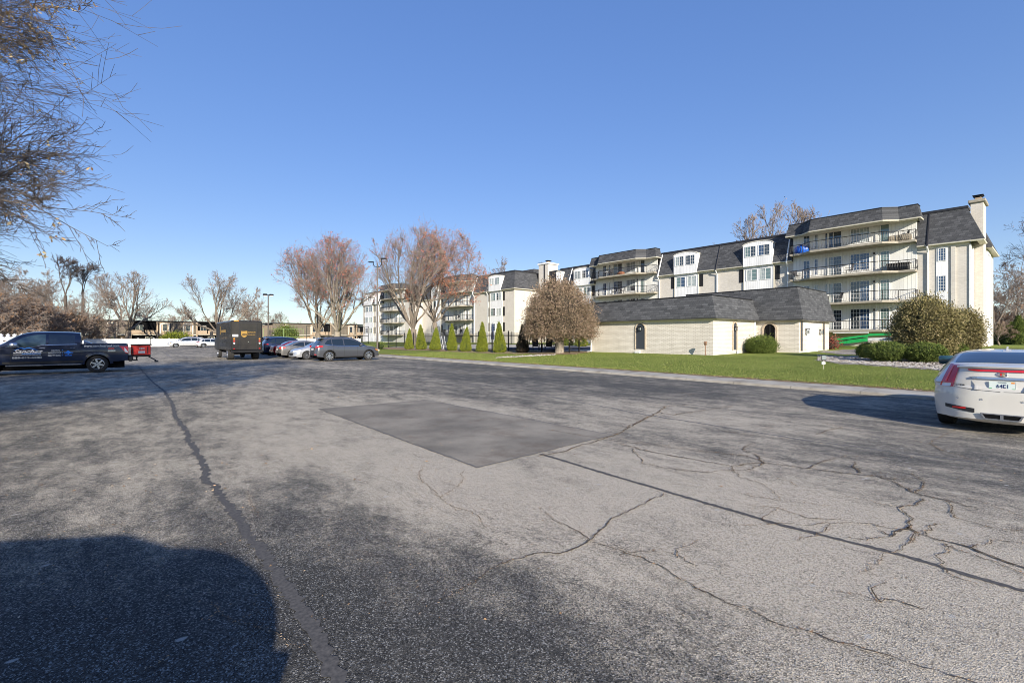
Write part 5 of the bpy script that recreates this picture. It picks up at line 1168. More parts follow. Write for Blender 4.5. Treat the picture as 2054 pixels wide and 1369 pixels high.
c.top('rear_window', 1.705, 1.765, .8, .78, M['car_glass']); c.top('windshield', 3.66, 4.32, .88, .93, M['car_glass'])
for x in (1.76, 2.9, 4.05): c.seam(x, .52, 1.36)
for x in (2.05, 3.05): c.handle(x, 1.2)
c.mirror(3.95, 1.24, M['sat'], size=1.5)
c.sides('running_board', [1.75, 4.2], [(0,.40)], [(0,.46)], M['sat'], e=.05); c.sides('rocker_trim', [1.7, 4.3], [(0,.5)], [(0,.60)], M['black_plastic'], e=.006)
for sg in (1, -1):
    c.side('tail_light', [.03, .40], [(.03,.90),(.14,.92),(.34,1.23)], [(.03,1.26),(.34,1.26)], M['red_lens'], sg=sg, e=.012); c.end('tail_light', sg*.80, sg*.95, .86, 1.27, M['red_lens'])
    c.side('reversing_light', [.04, .18], [(.04,.93),(.18,.98)], [(.04,.97),(.18,1.2)], M['clear_lens'], sg=sg, e=.02); c.end('headlight', sg*.55, sg*.8, .8, 1.05, M['clear_lens'], rear=False)
    mb = MB(); rr_ = []
    for k in range(17):
        a = pi*k/16; A = []
        for r in (c.R*1.13, c.R*1.42): x, z = 1.18-r*cos(a), c.ax+r*sin(a); A.append(mb.pt((x, sg*(c.W(x, z)+(.012 if r < .5 else .002)), z)))
        rr_.append(A)
    mb.loft(rr_, False); mb.build('arch_flare', pn, c.root, smooth=60)
mb = MB(); mb.rbox((-.16, -.96, .50), (.04, .96, .74), .05); mb.build('rear_bumper', M['black_plastic'], c.root)
mb = MB(); mb.box((-.36, -.04, .5), (-.1, .04, .56)); mb.lathe([(0,.0),(.03,0),(.03,.08),(.045,.1),(.04,.15),(0,.17)], (-.32, 0, .56), 2, 10); mb.build('tow_hitch', M['black_metal'], c.root)
# bed rail cap slot, and the red tailgate hanging open behind
mb = MB(); mb.box((.1, -.86, 1.385), (1.62, .86, 1.39)); mb.build('bed_cover', M['void'], c.root)
# lettering: the camera sees the side at local +y (the car faces away from its own -x)
SD = 1
def stext(s_, size, m, x, z, width, **k):
    y = c.W(x, z)+.012; return text('lettering', s_, size, m, c.b, (x, SD*y, z), (pi/2, 0, pi), width, **k)
stext('www.sanchezroof.com', .15, M['lettering_white'], 1.66, 1.235, 1.28, bold=.003)
stext('Sanchez', .26, M['lettering_white'], 3.98, .97, .94, shear=.5, bold=.003); stext('CONSTRUCTION SERVICES', .06, M['lettering_white'], 3.96, .88, .86, bold=.0); stext('888-612-6288', .12, M['lettering_white'], 4.0, .74, .92, bold=.001)
for k, s_ in enumerate(('SIDING', 'WINDOWS', 'GUTTERS')): stext(s_, .105, M['lettering_white'], 2.88-(.12 if k == 0 else .0), 1.06-.12*k, (.28, .44, .42)[k], bold=.001)
mb = MB()
for k in range(3): z = 1.10-.12*k; y = c.W(2.4, z)+.012; mb.box((2.38, y-.004, z-.015), (2.41, y, z+.015))
y = c.W(2.2, .95)+.012
for a, b, d, e in ((2.14,2.3,.92,.97),(2.05,2.14,.93,.96),(2.3,2.36,.93,.96),(2.19,2.24,.86,.92),(2.09,2.33,.80,.83)): mb.box((a-.02, y-.005, d+.03), (b-.02, y, e+.04))
mb.ext([(2.12,1.01),(2.28,1.01),(2.2,1.09)], 1, y-.006, y-.001); mb.build('blue_emblem', M['lettering_blue'], c.b)
mb = MB(); y = c.W(3.5, 1.15)+.010
for A in ([(3.95,1.13),(3.72,1.24),(3.62,1.19),(3.50,1.245),(3.2,1.12),(3.24,1.12),(3.5,1.21),(3.62,1.155),(3.72,1.205),(3.9,1.13)], [(3.7,.945),(3.1,.945),(3.1,.975),(3.7,.975)]): mb.ext(A, 1, y, y+.003)
mb.build('mountain_logo', M['lettering_blue'], c.b)
stext('FX4', .1, M['red_lens_bright'], .80, 1.12, .24, shear=.3, bold=.003); mb = MB(); y = c.W(.65, 1.03)+.008; mb.box((.52, y, 1.0), (.80, y+.003, 1.075)); mb.build('side_badge', M['sat'], c.b)
c.put(.55, 31.0, pi)
# red tool carrier on the hitch
t = empty('hitch_carrier', (.62, 31.0, 0), 0, 'bright red tool chest on a black carrier behind the dark pickup', 'tool chest')
M['red_paint'] = varied('red_tool_paint', (.55,.02,.015), (.75,.04,.03), 6, .4)
mb = MB(); mb.rbox((.02, -.55, .80), (.80, .45, 1.29), .03); b = mb.build('chest', M['red_paint'], t)
mb = MB(); mb.box((-.0, -.60, 1.291), (.86, .5, 1.35)); mb.box((.06,-.553,.86), (.10,-.551,1.22)); mb.box((.66,-.553,.86), (.70,-.551,1.22)); mb.build('lid', M['black_metal'], b)
mb = MB(); mb.box((.3, -.556, .88), (.56, -.552, 1.0)); mb.build('latch', M['lift_white'], b)
text('lettering', 'MC', .12, M['lettering_white'], b, (.34, -.555, 1.08), (pi/2, 0, 0), .2, bold=.003)
mb = MB(); mb.box((-.1, -.5, .70), (.8, .4, .795)); mb.tube([(.7,-.45,.72), (1.02,-.5,.50)], .03, 6); mb.rbox((.95,-.56,.42), (1.12,-.44,.49), .02); mb.tube([(.78,-.5,1.2), (.8,-.5,1.66)], .014, 5); mb.build('carrier_frame', M['black_metal'], t)

# ------------------------------------------------------------------ brown delivery truck
xl, xr = xfor(39.8, 463), xfor(39.8, 526.5); wdt = xr-xl
t = empty('delivery_truck', ((xl+xr)/2, 39.8, 0), 0, 'dark brown box delivery truck with a golden shield on its rear door', 'delivery truck')
M['ups'] = paint('dark_brown_paint', (.03,.024,.019), .0, .45, .35); b_ = N(M['ups']); f = b_.noise(b_.co((1,1,.6)), 1.2, 4); b_.col(b_.ramp(f, [(.35, (.009,.0075,.006)), (.65, (.024,.020,.016))]))
W_ = wdt/2; HT = 2.98; mb = MB(); mb.rbox((-W_, 0, .72), (W_, 6.6, HT), .09); body = mb.build('body', M['ups'], t, smooth=30)
mb = MB(); mb.rbox((-W_+.05, 6.4, .62), (W_-.05, 7.9, 1.75), .15); mb.build('hood', M['ups'], t, smooth=30)
mb = MB(); mb.box((-W_+.15, -.012, .86), (W_-.42, -.004, 2.78)); mb.build('door_surround', M['seam'], t)
dx0, dx1 = -W_+.60, W_-.42
mb = MB(); mb.box((dx0-.04, -.03, .80), (dx1+.04, -.002, .84)); mb.box((dx0-.05, -.03, .84), (dx0, -.002, 2.76)); mb.box((dx1, -.03, .84), (dx1+.05, -.002, 2.76)); mb.box((dx0-.05, -.03, 2.76), (dx1+.05, -.002, 2.81)); mb.build('door_frame', M['black_plastic'], t)
bpy.data.objects.remove(bpy.data.objects['door_surround'])
mb = MB()
for k in range(6): z = .85+.318*k; mb.box((dx0, -.02, z), (dx1, -.003, z+.312))
door = mb.build('roller_door', M['ups'], t); mb = MB(); mb.lathe([(0,-.05),(.04,-.05),(.04,-.02)], ((dx0+dx1)/2, 0, 1.38), 1, 12); mb.build('door_handle', M['chrome'], door)
mb = MB(); cx_, cz_ = dx0+.27, 1.98; s_ = .25
sh_ = [(-1,.85),(-.6,.97),(0,1.0),(.6,.97),(1,.85),(1,-.2),(.85,-.6),(.5,-.9),(0,-1.12),(-.5,-.9),(-.85,-.6),(-1,-.2)]
mb.ext([(cx_+a*s_*.82, cz_+b*s_) for a, b in sh_], 1, -.034, -.022); g_ = mb.build('shield_badge', M['gold'], door)
mb = MB(); mb.ext([(cx_+a*s_*.74, cz_+.17+b*s_*.35+.06) for a, b in ((-1,.5),(0,.78),(1,.5),(1,-.1),(0,-.3),(-1,-.35))], 1, -.037, -.0345); mb.build('shield_band', M['ups'], g_)
text('lettering', 'ups', .28, M['ups'], g_, (cx_-.16, -.0345, cz_-.11), (pi/2, 0, 0), .32, bold=.008, extr=.003)
text('lettering', '1-800-PICK-UPS', .1, M['gold'], door, (dx1-.66, -.024, 2.06), (pi/2, 0, 0), .58, bold=.003); text('lettering', 'www.ups.com', .1, M['gold'], door, (dx1-.66, -.024, 1.90), (pi/2, 0, 0), .58, bold=.003)
for sx in (-W_+.22, W_-.2):
    for z, mm in ((1.60, 'amber_lens'), (1.44, 'red_lens_bright'), (1.27, 'clear_lens')):
        mb = MB(); mb.lathe([(0,-.035),(.055,-.03),(.065,-.004)], (sx, 0, z), 1, 14); mb.build('tail_light', M[mm], t)
    mb = MB(); mb.box((sx-.05, -.02, .84), (sx+.05, -.003, .90)); mb.build('reflector', M['red_lens'], t)
mb = MB(); mb.box((-W_+.10, -.02, 1.76), (-W_+.48, -.003, 1.94)); mb.build('licence_plate', M['lift_white'], t)
mb = MB(); mb.box((-W_+.2, -.02, HT-.07), (-W_+.5, .08, HT-.01)); mb.build('marker_light', M['amber_lens'], t)
mb = MB(); mb.rbox((-W_+.02, -.22, .56), (W_-.02, .03, .76), .03); mb.build('rear_bumper', M['black_metal'], t)
mb = MB(); mb.box((-W_+.35, .3, .5), (W_-.35, 7, .74)); mb.tube([(-W_+.3, 1.5, .48), (W_-.3, 1.5, .48)], .08, 8); mb.build('chassis', M['void'], t)
for yy, dual in ((1.5, 1), (6.3, 0)):
    for sg in (-1, 1):
        hub = empty('wheel', (sg*(W_-.2), yy, .44), parent=t); mb = MB(); q = .22 if dual else .13; mb.lathe([(.25,-q*.9),(.4,-q),(.44,-q*.8),(.44,q*.8),(.4,q),(.25,q*.9)], axis=0, k=28); mb.build('tyre', M['tyre'], hub, smooth=40)
        mb = MB(); mb.lathe([(0, sg*q*.3), (.12, sg*q*.5), (.24, sg*q*.4), (.25, sg*q*.9)], axis=0, k=20); mb.build('rim', M['sat'], hub, smooth=40)
mb = MB(); fL = lambda a, d, z: (-W_-d, a, z); mb.xf = fL; mb.box((5.1, .003, .8), (6.2, .02, 2.5)); mb.box((.1, .003, 1.42), (5.0, .014, 1.46)); mb.build('cab_door', M['black_plastic'], t)
mb = MB(fL); mb.ext([(a, b) for a, b in ((3.3,1.9),(4.3,1.9),(4.3,2.7),(3.8,2.78),(3.3,2.7))], 1, .004, .01) if False else mb.box((4.45, .003, 1.95), (4.6, .012, 2.62)); mb.box((2.2, .003, 2.1), (4.0, .012, 2.3)); mb.build('side_stripe', M['gold'], t)
mb = MB(); mb.rbox((-W_-.42, 6.7, 1.75), (-W_-.2, 6.85, 2.2), .03); mb.tube([(-W_, 6.7, 2.1), (-W_-.3, 6.75, 2.1)], .02, 5); mb.build('mirror', M['black_plastic'], t)
mb = MB(); mb.box((-W_+.15, 6.601, 1.8), (W_-.15, 6.62, 2.7)); mb.build('windshield', M['car_glass'], t)
# car standing just left of the camera: its shadow lies over the near asphalt
sc = suv('black sport utility car standing just left of the camera, its shadow on the near asphalt', (.01,.01,.012), 0, 0, pi, 'cars around the camera', L=5.2, H=1.88, rails=False, round_rear=True)
sc.put(*SHC) if 'SHC' in globals() else sc.put(1.0, 1.5, pi)
# ================================================================== TREES AND SHRUBS
def bark(name, a, b): 
    m = varied(name, a, b, 9, .95, .6, sc=(1,1,.25)); return m
M['bark'] = bark('grey_brown_bark', (.13,.105,.08), (.26,.215,.17)); M['bark_dark'] = bark('dark_bark', (.05,.04,.034), (.13,.105,.085)); M['bark_pale'] = bark('pale_bark', (.22,.19,.15), (.36,.31,.25))
M['twig'] = varied('twigs', (.15,.12,.10), (.27,.215,.18), 4, .9); M['twig_dark'] = varied('dark_twigs', (.035,.028,.028), (.10,.075,.065), 4, .9); M['twig_near'] = varied('near_twigs', (.028,.024,.022), (.11,.088,.075), 5, .9); M['twig_tan'] = varied('tan_twigs', (.17,.12,.085), (.30,.22,.16), 4, .9)
def leafmat(name, cols, rough=.7, trans=0, scale=2.2):
    m = mat(name, cols[0], rough, spec=.2); n = N(m); g = n.n('NewGeometry'); f = n.n('TexWhiteNoise', noise_dimensions='3D')
    mp = n.n('Mapping'); n.l(g.outputs['Random Per Island'], f.inputs['Vector']) if False else None
    k = len(cols); n.col(n.ramp(g.outputs['Random Per Island'], [(i/(k-1), c) for i, c in enumerate(cols)])); return m
M['leaf_red'] = leafmat('rusty_red_leaves', [(.36,.08,.07), (.48,.13,.10), (.50,.24,.14), (.38,.10,.10), (.54,.36,.22)])
M['leaf_rust'] = leafmat('rust_orange_leaves', [(.38,.11,.05), (.50,.19,.09), (.30,.09,.05), (.46,.24,.12)])
M['leaf_tan'] = leafmat('straw_yellow_leaves', [(.42,.30,.13), (.60,.47,.25), (.30,.15,.08), (.55,.38,.16)])
M['leaf_brown'] = leafmat('brown_leaves', [(.22,.12,.07), (.33,.19,.11), (.42,.27,.16), (.18,.10,.06)])
M['leaf_olive'] = leafmat('olive_needles', [(.12,.105,.038), (.19,.165,.065), (.28,.235,.11), (.14,.13,.05), (.32,.25,.14)])
M['leaf_drab'] = leafmat('brownish_needles', [(.16,.12,.075), (.25,.18,.125), (.33,.24,.175), (.20,.145,.10), (.11,.10,.055)])
M['leaf_green'] = leafmat('deep_green_needles', [(.05,.08,.018), (.10,.14,.03), (.17,.20,.045), (.07,.11,.025)])
M['leaf_lime'] = leafmat('yellow_green_scale_leaves', [(.10,.13,.012), (.16,.185,.018), (.23,.245,.03), (.12,.145,.015), (.07,.10,.012)])
M['leaf_black'] = leafmat('dead_dark_needles', [(.02,.015,.012), (.05,.035,.025), (.03,.04,.02)])
M['leaf_maroon'] = leafmat('maroon_leaves', [(.16,.03,.03), (.3,.08,.06), (.22,.1,.06)])
class Tree:
    def __init__(s, seed, h, trunk, r0, stems, ang, env, lv=4, ratio=.62, nb=(7,6,5,4), up=.25, wig=.16, leaves=0, lsize=.09, lm='leaf_red', bm='bark', tm='twig', twr=.010, leafzone=None, droop=0, first=.35, stemlen=None, ca=(.38, .85)):
        s.ca = ca
        s.r = random.Random(seed); s.T = MB(); s.C = MB(); s.env = env; s.nb = nb; s.lv = lv; s.up = up; s.wig = wig; s.ratio = ratio; s.tips = []; s.twr = twr; s.droop = droop; s.first = first
        r = s.r; tp = [(0,0,-.15), (r.uniform(-.1,.1), r.uniform(-.1,.1), trunk*.5), (r.uniform(-.15,.15), r.uniform(-.15,.15), trunk)]
        s.T.tube(tp, [r0*1.25, r0, r0*.9], 10)
        a0 = r.uniform(0, 6.28)
        for i in range(stems):
            a = a0+2*pi*i/stems+r.uniform(-.35, .35); th = ang*(.35+.85*r.random()) if i else ang*.15
            d = Vector((sin(th)*cos(a), sin(th)*sin(a), cos(th))); L = (stemlen or (h-trunk))*r.uniform(.82, 1.05)*(1-.15*sin(th))
            s.grow(Vector(tp[2]), d, L, r0*.42*r.uniform(.75, 1.1), 0)
        s.leaf(leaves, lsize, leafzone)
        s.mats = (bm, tm, lm)
    def inside(s, p):
        cx, cy, cz, rx, rz, rzd = s.env; q = (p.x-cx)**2/rx**2+(p.y-cy)**2/rx**2+((p.z-cz)/(rz if p.z > cz else rzd))**2
        return q < 1
    def grow(s, p, d, L, rad, lvl):
        r = s.r; n_ = max(2, int(L/(.9 if lvl < 2 else .38 if lvl < 3 else .3))) if lvl < 3 else 3; n_ = min(n_, 9); pts = [p.copy()]; d = d.normalized(); q = p.copy(); k = 0; dirs = [d.copy()]
        for i in range(n_):
            u = s.up*(1 if lvl < 2 else .9)-s.droop*(lvl > 0)
            d = (d+Vector((r.gauss(0, s.wig), r.gauss(0, s.wig), r.gauss(0, s.wig)+u*.35))).normalized(); q = q+d*(L/n_)
            if i > 0 and not s.inside(q):
                if lvl == 1 or r.random() < (.85 if lvl == 0 else .55): break
            pts.append(q.copy()); dirs.append(d.copy())
        n2 = len(pts)
        if n2 < 2: return
        end = max(s.twr*.7, rad*(.14 if lvl < s.lv-1 else .5)); rr_ = [rad+(end-rad)*i/(n2-1) for i in range(n2)]
        (s.T if lvl < 2 else s.C).tube([tuple(a) for a in pts], rr_, 6 if lvl == 0 else 4 if lvl == 1 else 3, cap=False)
        if lvl >= s.lv-2: s.tips += [(a, b) for a, b in zip(pts[1:], dirs[1:])]
        if lvl+1 >= s.lv: return
        m = s.nb[min(lvl, len(s.nb)-1)]
        for i in range(m):
            t = s.first+(1-s.first)*(i+r.random())/m if lvl == 0 else .15+.85*(i+r.random())/m; t = min(.999, t)*(n2-1); j = int(t); pp = pts[j].lerp(pts[min(j+1, n2-1)], t-j); dd = dirs[j]
            ax = dd.orthogonal().normalized(); a = r.uniform(0, 6.28); th = r.uniform(*s.ca); side = (Matrix.Rotation(a, 3, dd) @ ax)
            nd = dd*cos(th)+side*sin(th); ln = L*s.ratio*(1.15 if lvl > 1 else 1)*r.uniform(.55, 1.15)*(1-.3*t/max(1, n2-1)); s.grow(pp, nd, ln, max(s.twr, rr_[j]*r.uniform(.45, .62)), lvl+1)
    def leaf(s, n_, size, zone):
        r = s.r; C = s.C; s.nt = len(C.f)
        if not s.tips: return
        for i in range(n_):
            p, d = r.choice(s.tips)
            if zone and not zone(p, r): continue
            for _ in range(r.randint(1, 4)):
                sg_ = size*.9; q = p+Vector((r.gauss(0,sg_), r.gauss(0,sg_), r.gauss(0,sg_)-size*.4)); a = Vector((r.gauss(0,1), r.gauss(0,1), r.gauss(0,1))).normalized()*size*r.uniform(.6, 1.2); b = a.orthogonal().normalized()*size*.55
                k = len(C.v); C.v += [tuple(q-a), tuple(q-b), tuple(q+a), tuple(q+b)]; C.f.append([k, k+1, k+2, k+3]); C.m.append(1)
    def make(s, name, label=None, cat='tree', group=None, nameT='trunk', nameC='crown'):
        e = empty(name, label=label, cat=cat, group=group); s.T.build(nameT, M[s.mats[0]], e, smooth=60); s.C.build(nameC, [M[s.mats[1]], M[s.mats[2]]], e); return e
def put(o, x, y, z=0, rz=0, sc=1, label=None, group=None, cat=None):
    o.location = (x, y, z); o.rotation_euler = (0, 0, rz); o.scale = (sc, sc, sc) if isinstance(sc, (int, float)) else sc; return tag(o, label, cat, group)
def at(px, Y):                                           # ground point under a photo column at a given depth
    X_ = (px-CX)/FPX*Y; return CC*X_+SS*Y, -SS*X_+CC*Y

# the two big trees left of the apartment wing, the pair behind the cars
x, y = at(829, 62); t = Tree(21, 15.9, 2.4, .44, 11, .62, (0,0,8.8,5.0,7.2,6.8), 5, .58, (9,7,5,3), .30, .14, 3200, .095, 'leaf_red', 'bark', 'twig', .0085, lambda p, r: r.random() < .12+.3*(p.z > 11)+.4*(p.x-p.y*.8 > 2), ca=(.3,.7))
put(t.make('maple_tree'), x, y, lawn_z(x), 0, 1, 'tall many stemmed tree nearly bare, its pale trunk beside the first small conifer', cat='tree')
x, y = at(874, 67); t = Tree(22, 16.6, 3.4, .36, 9, .75, (1.2,-1.0,8.8,6.0,8.0,5.8), 5, .58, (9,7,6,3), .22, .17, 6500, .10, 'leaf_rust', 'bark', 'twig', .0085, lambda p, r: r.random() < (.75 if p.z < 11 else .45))
put(t.make('oak_tree'), x, y, lawn_z(x), 0, 1, 'tree still carrying rusty orange leaves, in front of the shaded apartment wing', cat='tree')
x, y = at(675, 74); t = Tree(23, 17.4, 2.6, .50, 11, .70, (.3,-.3,9.2,6.4,8.4,7.0), 5, .60, (9,7,5,3), .28, .15, 3200, .11, 'leaf_red', 'bark_pale', 'twig', .009, lambda p, r: r.random() < .35+.3*(p.z > 10), ca=(.3,.7))
put(t.make('maple_tree'), x, y, .1, 0, 1, 'right one of two tall bare trees behind the grey sport utility car, pale grey trunk', cat='tree')
x, y = at(639, 77); t = Tree(24, 16.4, 2.4, .42, 10, .75, (-.8,.6,8.6,6.4,7.8,6.8), 5, .60, (9,7,5,3), .28, .16, 3600, .11, 'leaf_red', 'bark', 'twig', .009, lambda p, r: r.random() < .42, ca=(.3,.7))
put(t.make('maple_tree'), x, y, .1, 0, 1, 'left one of two tall bare trees, its crown tipped with red leaves', cat='tree')
# spreading bare trees by the brown houses
t = Tree(31, 15.8, 3.2, .55, 8, 1.0, (0,0,7.6,8.6,8.6,5.6), 5, .50, (9,6,5,3), .26, .12, 160, .12, 'leaf_brown', 'bark', 'twig', .015, ca=(.3,.7), stemlen=13)
wide = t.make('spreading_tree'); x, y = at(258, 99); put(wide, x, y, 0, .4, (.98,.98,1.0), 'wide bare tree with a dark forked trunk in front of the brown house', cat='tree')
t = Tree(34, 15.8, 2.8, .55, 8, 1.0, (0,0,7.6,9.6,8.4,5.6), 5, .50, (9,6,5,3), .24, .12, 100, .12, 'leaf_brown', 'bark', 'twig', .015, ca=(.3,.7), stemlen=13)
x, y = at(440, 101); put(t.make('spreading_tree'), x, y, 0, 1.9, (1,1,1.0), 'wide bare tree spreading above the delivery truck', cat='tree')
# far bare trees: three shapes, copied
t1 = Tree(41, 14, 3, .3, 5, .6, (0,0,8,4.2,7,6), 5, .5, (9,6,5,3), .2, .16, 90, .12, 'leaf_brown', 'bark', 'twig', .022); A1 = t1.make('bare_tree')
t2 = Tree(42, 11, 1.2, .25, 7, .9, (0,0,5,5.6,6,5), 5, .56, (8,6,6,4), .15, .18, 160, .12, 'leaf_brown', 'bark', 'twig', .020); A2 = t2.make('brushy_tree')
t3 = Tree(43, 17, 9, .26, 3, .5, (0,0,10,3.0,7.5,8), 5, .5, (9,7,5,3), .05, .16, 0, .1, 'leaf_brown', 'bark_dark', 'twig_dark', .018, stemlen=7); A3 = t3.make('pole_tree')
t4 = Tree(44, 8, .5, .16, 9, 1.1, (0,0,3.4,5.2,4.4,4), 5, .56, (8,6,6,4), .10, .2, 1300, .11, 'leaf_brown', 'twig', 'twig', .02); A4 = t4.make('leafy_thicket_tree')
cnt = {id(a): 0 for a in (A1, A2, A3, A4)}; BG = []
for A, px, Y, sc, rz, lab in ((A3, 133, 92, 1.12, 0, 'slim tall bare tree, left one of the two slim trees'), (A3, 166, 96, 1.10, 2, 'slim tall bare tree with a dark nest near its top'), (A2, 178, 88, 1.05, 1, 'brushy grey bare tree right above the bed of the pickup'), (A2, 120, 84, 1.1, 3, 'brushy bare tree above the cab of the pickup'),
        (A2, 60, 92, 1.25, 4.2, 'tall brushy tree behind the hood of the pickup'), (A4, 20, 70, 1.1, 0, 'thicket of russet leaves at the left edge'), (A4, 70, 76, 1.05, 2, 'second russet thicket from the left edge'), (A4, -30, 64, 1.2, 4, 'russet thicket cut by the left edge'), (A4, 150, 84, .9, 5, 'low tan thicket left of the wide bare tree'),
        (A1, 95, 100, 1.1, 1, 'bare tree rising between the thickets at the left'), (A1, 20, 104, 1.2, 2.5, 'bare tree behind the leftmost thicket'), (A2, 290, 118, .95, 2, 'brushy crown behind the wide bare tree'), (A2, 372, 172, 1.2, 5, 'greyish crown over the brown roof left of the truck'), (A2, 470, 168, 1.5, 1.4, 'bushy bare tree directly above the delivery truck'),
        (A1, 506, 172, 1.25, 3, 'bare tree left of the box lamp pole'), (A2, 574, 190, 1.1, 3.3, 'rounded bare tree behind the roof right of the box lamp pole'), (A1, 655, 190, 1.0, 1, 'far bare tree between the two tall trees'), (A2, 712, 196, .75, 2, 'small far crown over the brown roof by the white wing'), (A1, 530, 200, .9, 2.2, 'small far crown right of the delivery truck roof'),
        (A1, 1022, 112, 1.42, 4, 'twig tips showing over the roof left of the white chimney'),
        (A1, 1997, 78, .95, 1, 'bare tree behind the conifers right of the building'), (A4, 2010, 90, 1.0, 3, 'russet crown above the conifers at the right edge'), (A1, 2045, 84, 1.1, 2, 'bare tree at the right edge behind the conifers'), (A2, 2070, 96, 1.0, .5, 'far brushy tree cut by the right edge'), (A2, 330, 205, 1.1, .7, 'far crown low behind the brown roof'), (A1, 1960, 120, .9, .3, 'small far tree beside the building end wall')):
    o = A if cnt[id(A)] == 0 else copy_tree(A); cnt[id(A)] += 1; x, y = at(px, Y); put(o, x, y, 0 if x < 50 else .3, rz, sc, lab, 'bare trees in the background', 'tree')
    if 'nest' in lab: NEST = (x, y, 15.6)
x, y = at(1526, 80); o = copy_tree(wide); put(o, x, y, .3, 2.4, (1.35,1.35,1.52), 'wide bare crown rising behind the apartment roof', 'bare trees in the background', 'tree')
mb = MB(); mb.lathe([(0,-.2),(.35,-.1),(.45,.15),(.3,.2),(0,.05)], k=9); o = mb.build('nest', M['twig_dark']); o.location = NEST; tag(o, 'dark twig nest near the top of a slim bare tree', 'nest')
# oak reaching in from the right edge
x, y = at(2165, 58); t = Tree(51, 14.5, 3.5, .35, 6, 1.0, (0,0,7.8,5.6,6.8,5.6), 5, .58, (8,7,6,4), .12, .18, 2600, .06, 'leaf_brown', 'bark_dark', 'twig_dark', .011, droop=.05)
put(t.make('oak_tree'), x, y, .5, 0, 1.24, 'dark branched oak with brown leaf clusters reaching in from the right edge', cat='tree')
# the near tree whose branches hang in at the upper left
X0, Y0 = -13.7, 4.6; x, y = CC*X0+SS*Y0, -SS*X0+CC*Y0
def near_zone(p, r): return r.random() < (.8 if p.z > 6.3 else .12)
class NearTree(Tree): pass
t = Tree(61, 12.5, 2.2, .26, 15, 1.5, (0,0,6.2,7.0,7.2,4.4), 5, .56, (13,11,8,5), .05, .15, 17000, .042, 'leaf_tan', 'bark', 'twig_near', .0042, near_zone, droop=.10, first=.15, stemlen=8.8)
for k_ in sorted(set(range(0, 24, 2)) | {1, 3, 5, 7}):
    a_ = -.1+1.4*(k_ % 8)/7; dX, dY = cos(a_), sin(a_); t.grow(Vector((0,0,(2.4, 3.2, 2.6)[k_//8]+.12*(k_ % 4))), Vector((CC*dX+SS*dY, -SS*dX+CC*dY, (.12, .55, 1.15)[k_//8]+.08*(k_ % 3))), (7.8, 8.2, 9.0)[k_//8], .05, 1)
put(t.make('pear_tree'), x, y, 0, 0, 1, 'near leafless tree hanging dark twigs with straw coloured leaves in from the upper left', cat='tree')

# clipped conifers and bushes: many small leaf-sized faces through a shell round a solid dark core, twigs with the inner shade put into their colour
def blob(name, parent, n_, surf, size, m, seed, jit=.08, up=.3, thick=.25, aspect=.4, CL=40, sprd=1.):
    """surf(r) -> point, outward normal"""
    r = random.Random(seed); mb = MB(); V = mb.v; Fc = mb.f
    for i in range(n_):
        if i % CL == 0: p0, n0 = surf(r); off = n0*r.uniform(-thick*.5, thick*.45); cs = size*r.uniform(1.2, 2.6)*sprd; dd = (n0+Vector((r.gauss(0,.4), r.gauss(0,.4), r.gauss(0,.4)+up))).normalized()
        nn = n0; q = p0+off-n0*r.random()**2*thick*.6+Vector((r.gauss(0,cs), r.gauss(0,cs), r.gauss(0,cs))) ; nn = dd
        d = (nn+Vector((r.gauss(0,.6), r.gauss(0,.6), r.gauss(0,.6)+up))).normalized(); a = d*size*r.uniform(.6, 1.4); b = d.cross(Vector((r.gauss(0,1), r.gauss(0,1), r.gauss(0,1)))).normalized()*size*aspect*r.uniform(.6, 1.2)
        k = len(V); V += [tuple(q-a*.3-b), tuple(q-a*.3+b), tuple(q+a)]; Fc.append([k, k+1, k+2])
    mb.m = [0]*len(Fc); return mb.build(name, M[m], parent)
def lobes(seed, c, rad, n_=14, amp=.10, flat=-1., zmin=-1., sq=0):
    """lumpy ellipsoid; returns surf function"""
    q = random.Random(seed); L_ = [(Vector((q.gauss(0,1), q.gauss(0,1), q.gauss(0,.8))).normalized(), q.uniform(.4, 1)) for _ in range(n_)]; c = Vector(c)
    def k(d): return 1+sq*max(0, d.z)*sqrt(max(0, 1-d.z*d.z))+amp*sum(w_*max(0, d.dot(l)-.75)*4 for l, w_ in L_)-amp*.5
    def surf(r):
        while 1:
            d = Vector((r.gauss(0,1), r.gauss(0,1), r.gauss(0,1))).normalized()
            if d.z > zmin: break
        s_ = k(d); p = Vector((d.x*rad[0]*s_, d.y*rad[1]*s_, max(flat, d.z)*rad[2]*s_)); nn = Vector((d.x/rad[0], d.y/rad[1], d.z/rad[2])).normalized()
        return c+p, nn
    surf.k = k; surf.c = c; surf.rad = rad; surf.flat = flat
    return surf
def core(surf, parent, m, f=.86, name='shaded_branches'):
    import bmesh
    b = bmesh.new(); bmesh.ops.create_icosphere(b, subdivisions=3, radius=1)
    for v in b.verts:
        d = v.co.normalized(); s_ = surf.k(d)*f; v.co = surf.c+Vector((d.x*surf.rad[0]*s_, d.y*surf.rad[1]*s_, max(surf.flat, d.z)*surf.rad[2]*s_))
    me = bpy.data.meshes.new(name); b.to_mesh(me); b.free(); me.materials.append(M[m]); me.polygons.foreach_set('use_smooth', [True]*len(me.polygons)); o = bpy.data.objects.new(name, me); COL.objects.link(o); o.parent = parent; return o
M['core_drab'] = varied('shaded_twigs_drab', (.035,.027,.018), (.08,.06,.04), 14, 1, .9); M['core_olive'] = varied('shaded_twigs_olive', (.025,.024,.010), (.06,.055,.022), 14, 1, .9); M['core_green'] = varied('shaded_twigs_green', (.015,.025,.006), (.04,.06,.012), 14, 1, .9)  # shade between the leaves is put into these dark core colours
def stretch(px): return 1/sqrt(1+((px-CX)/FPX)**2)
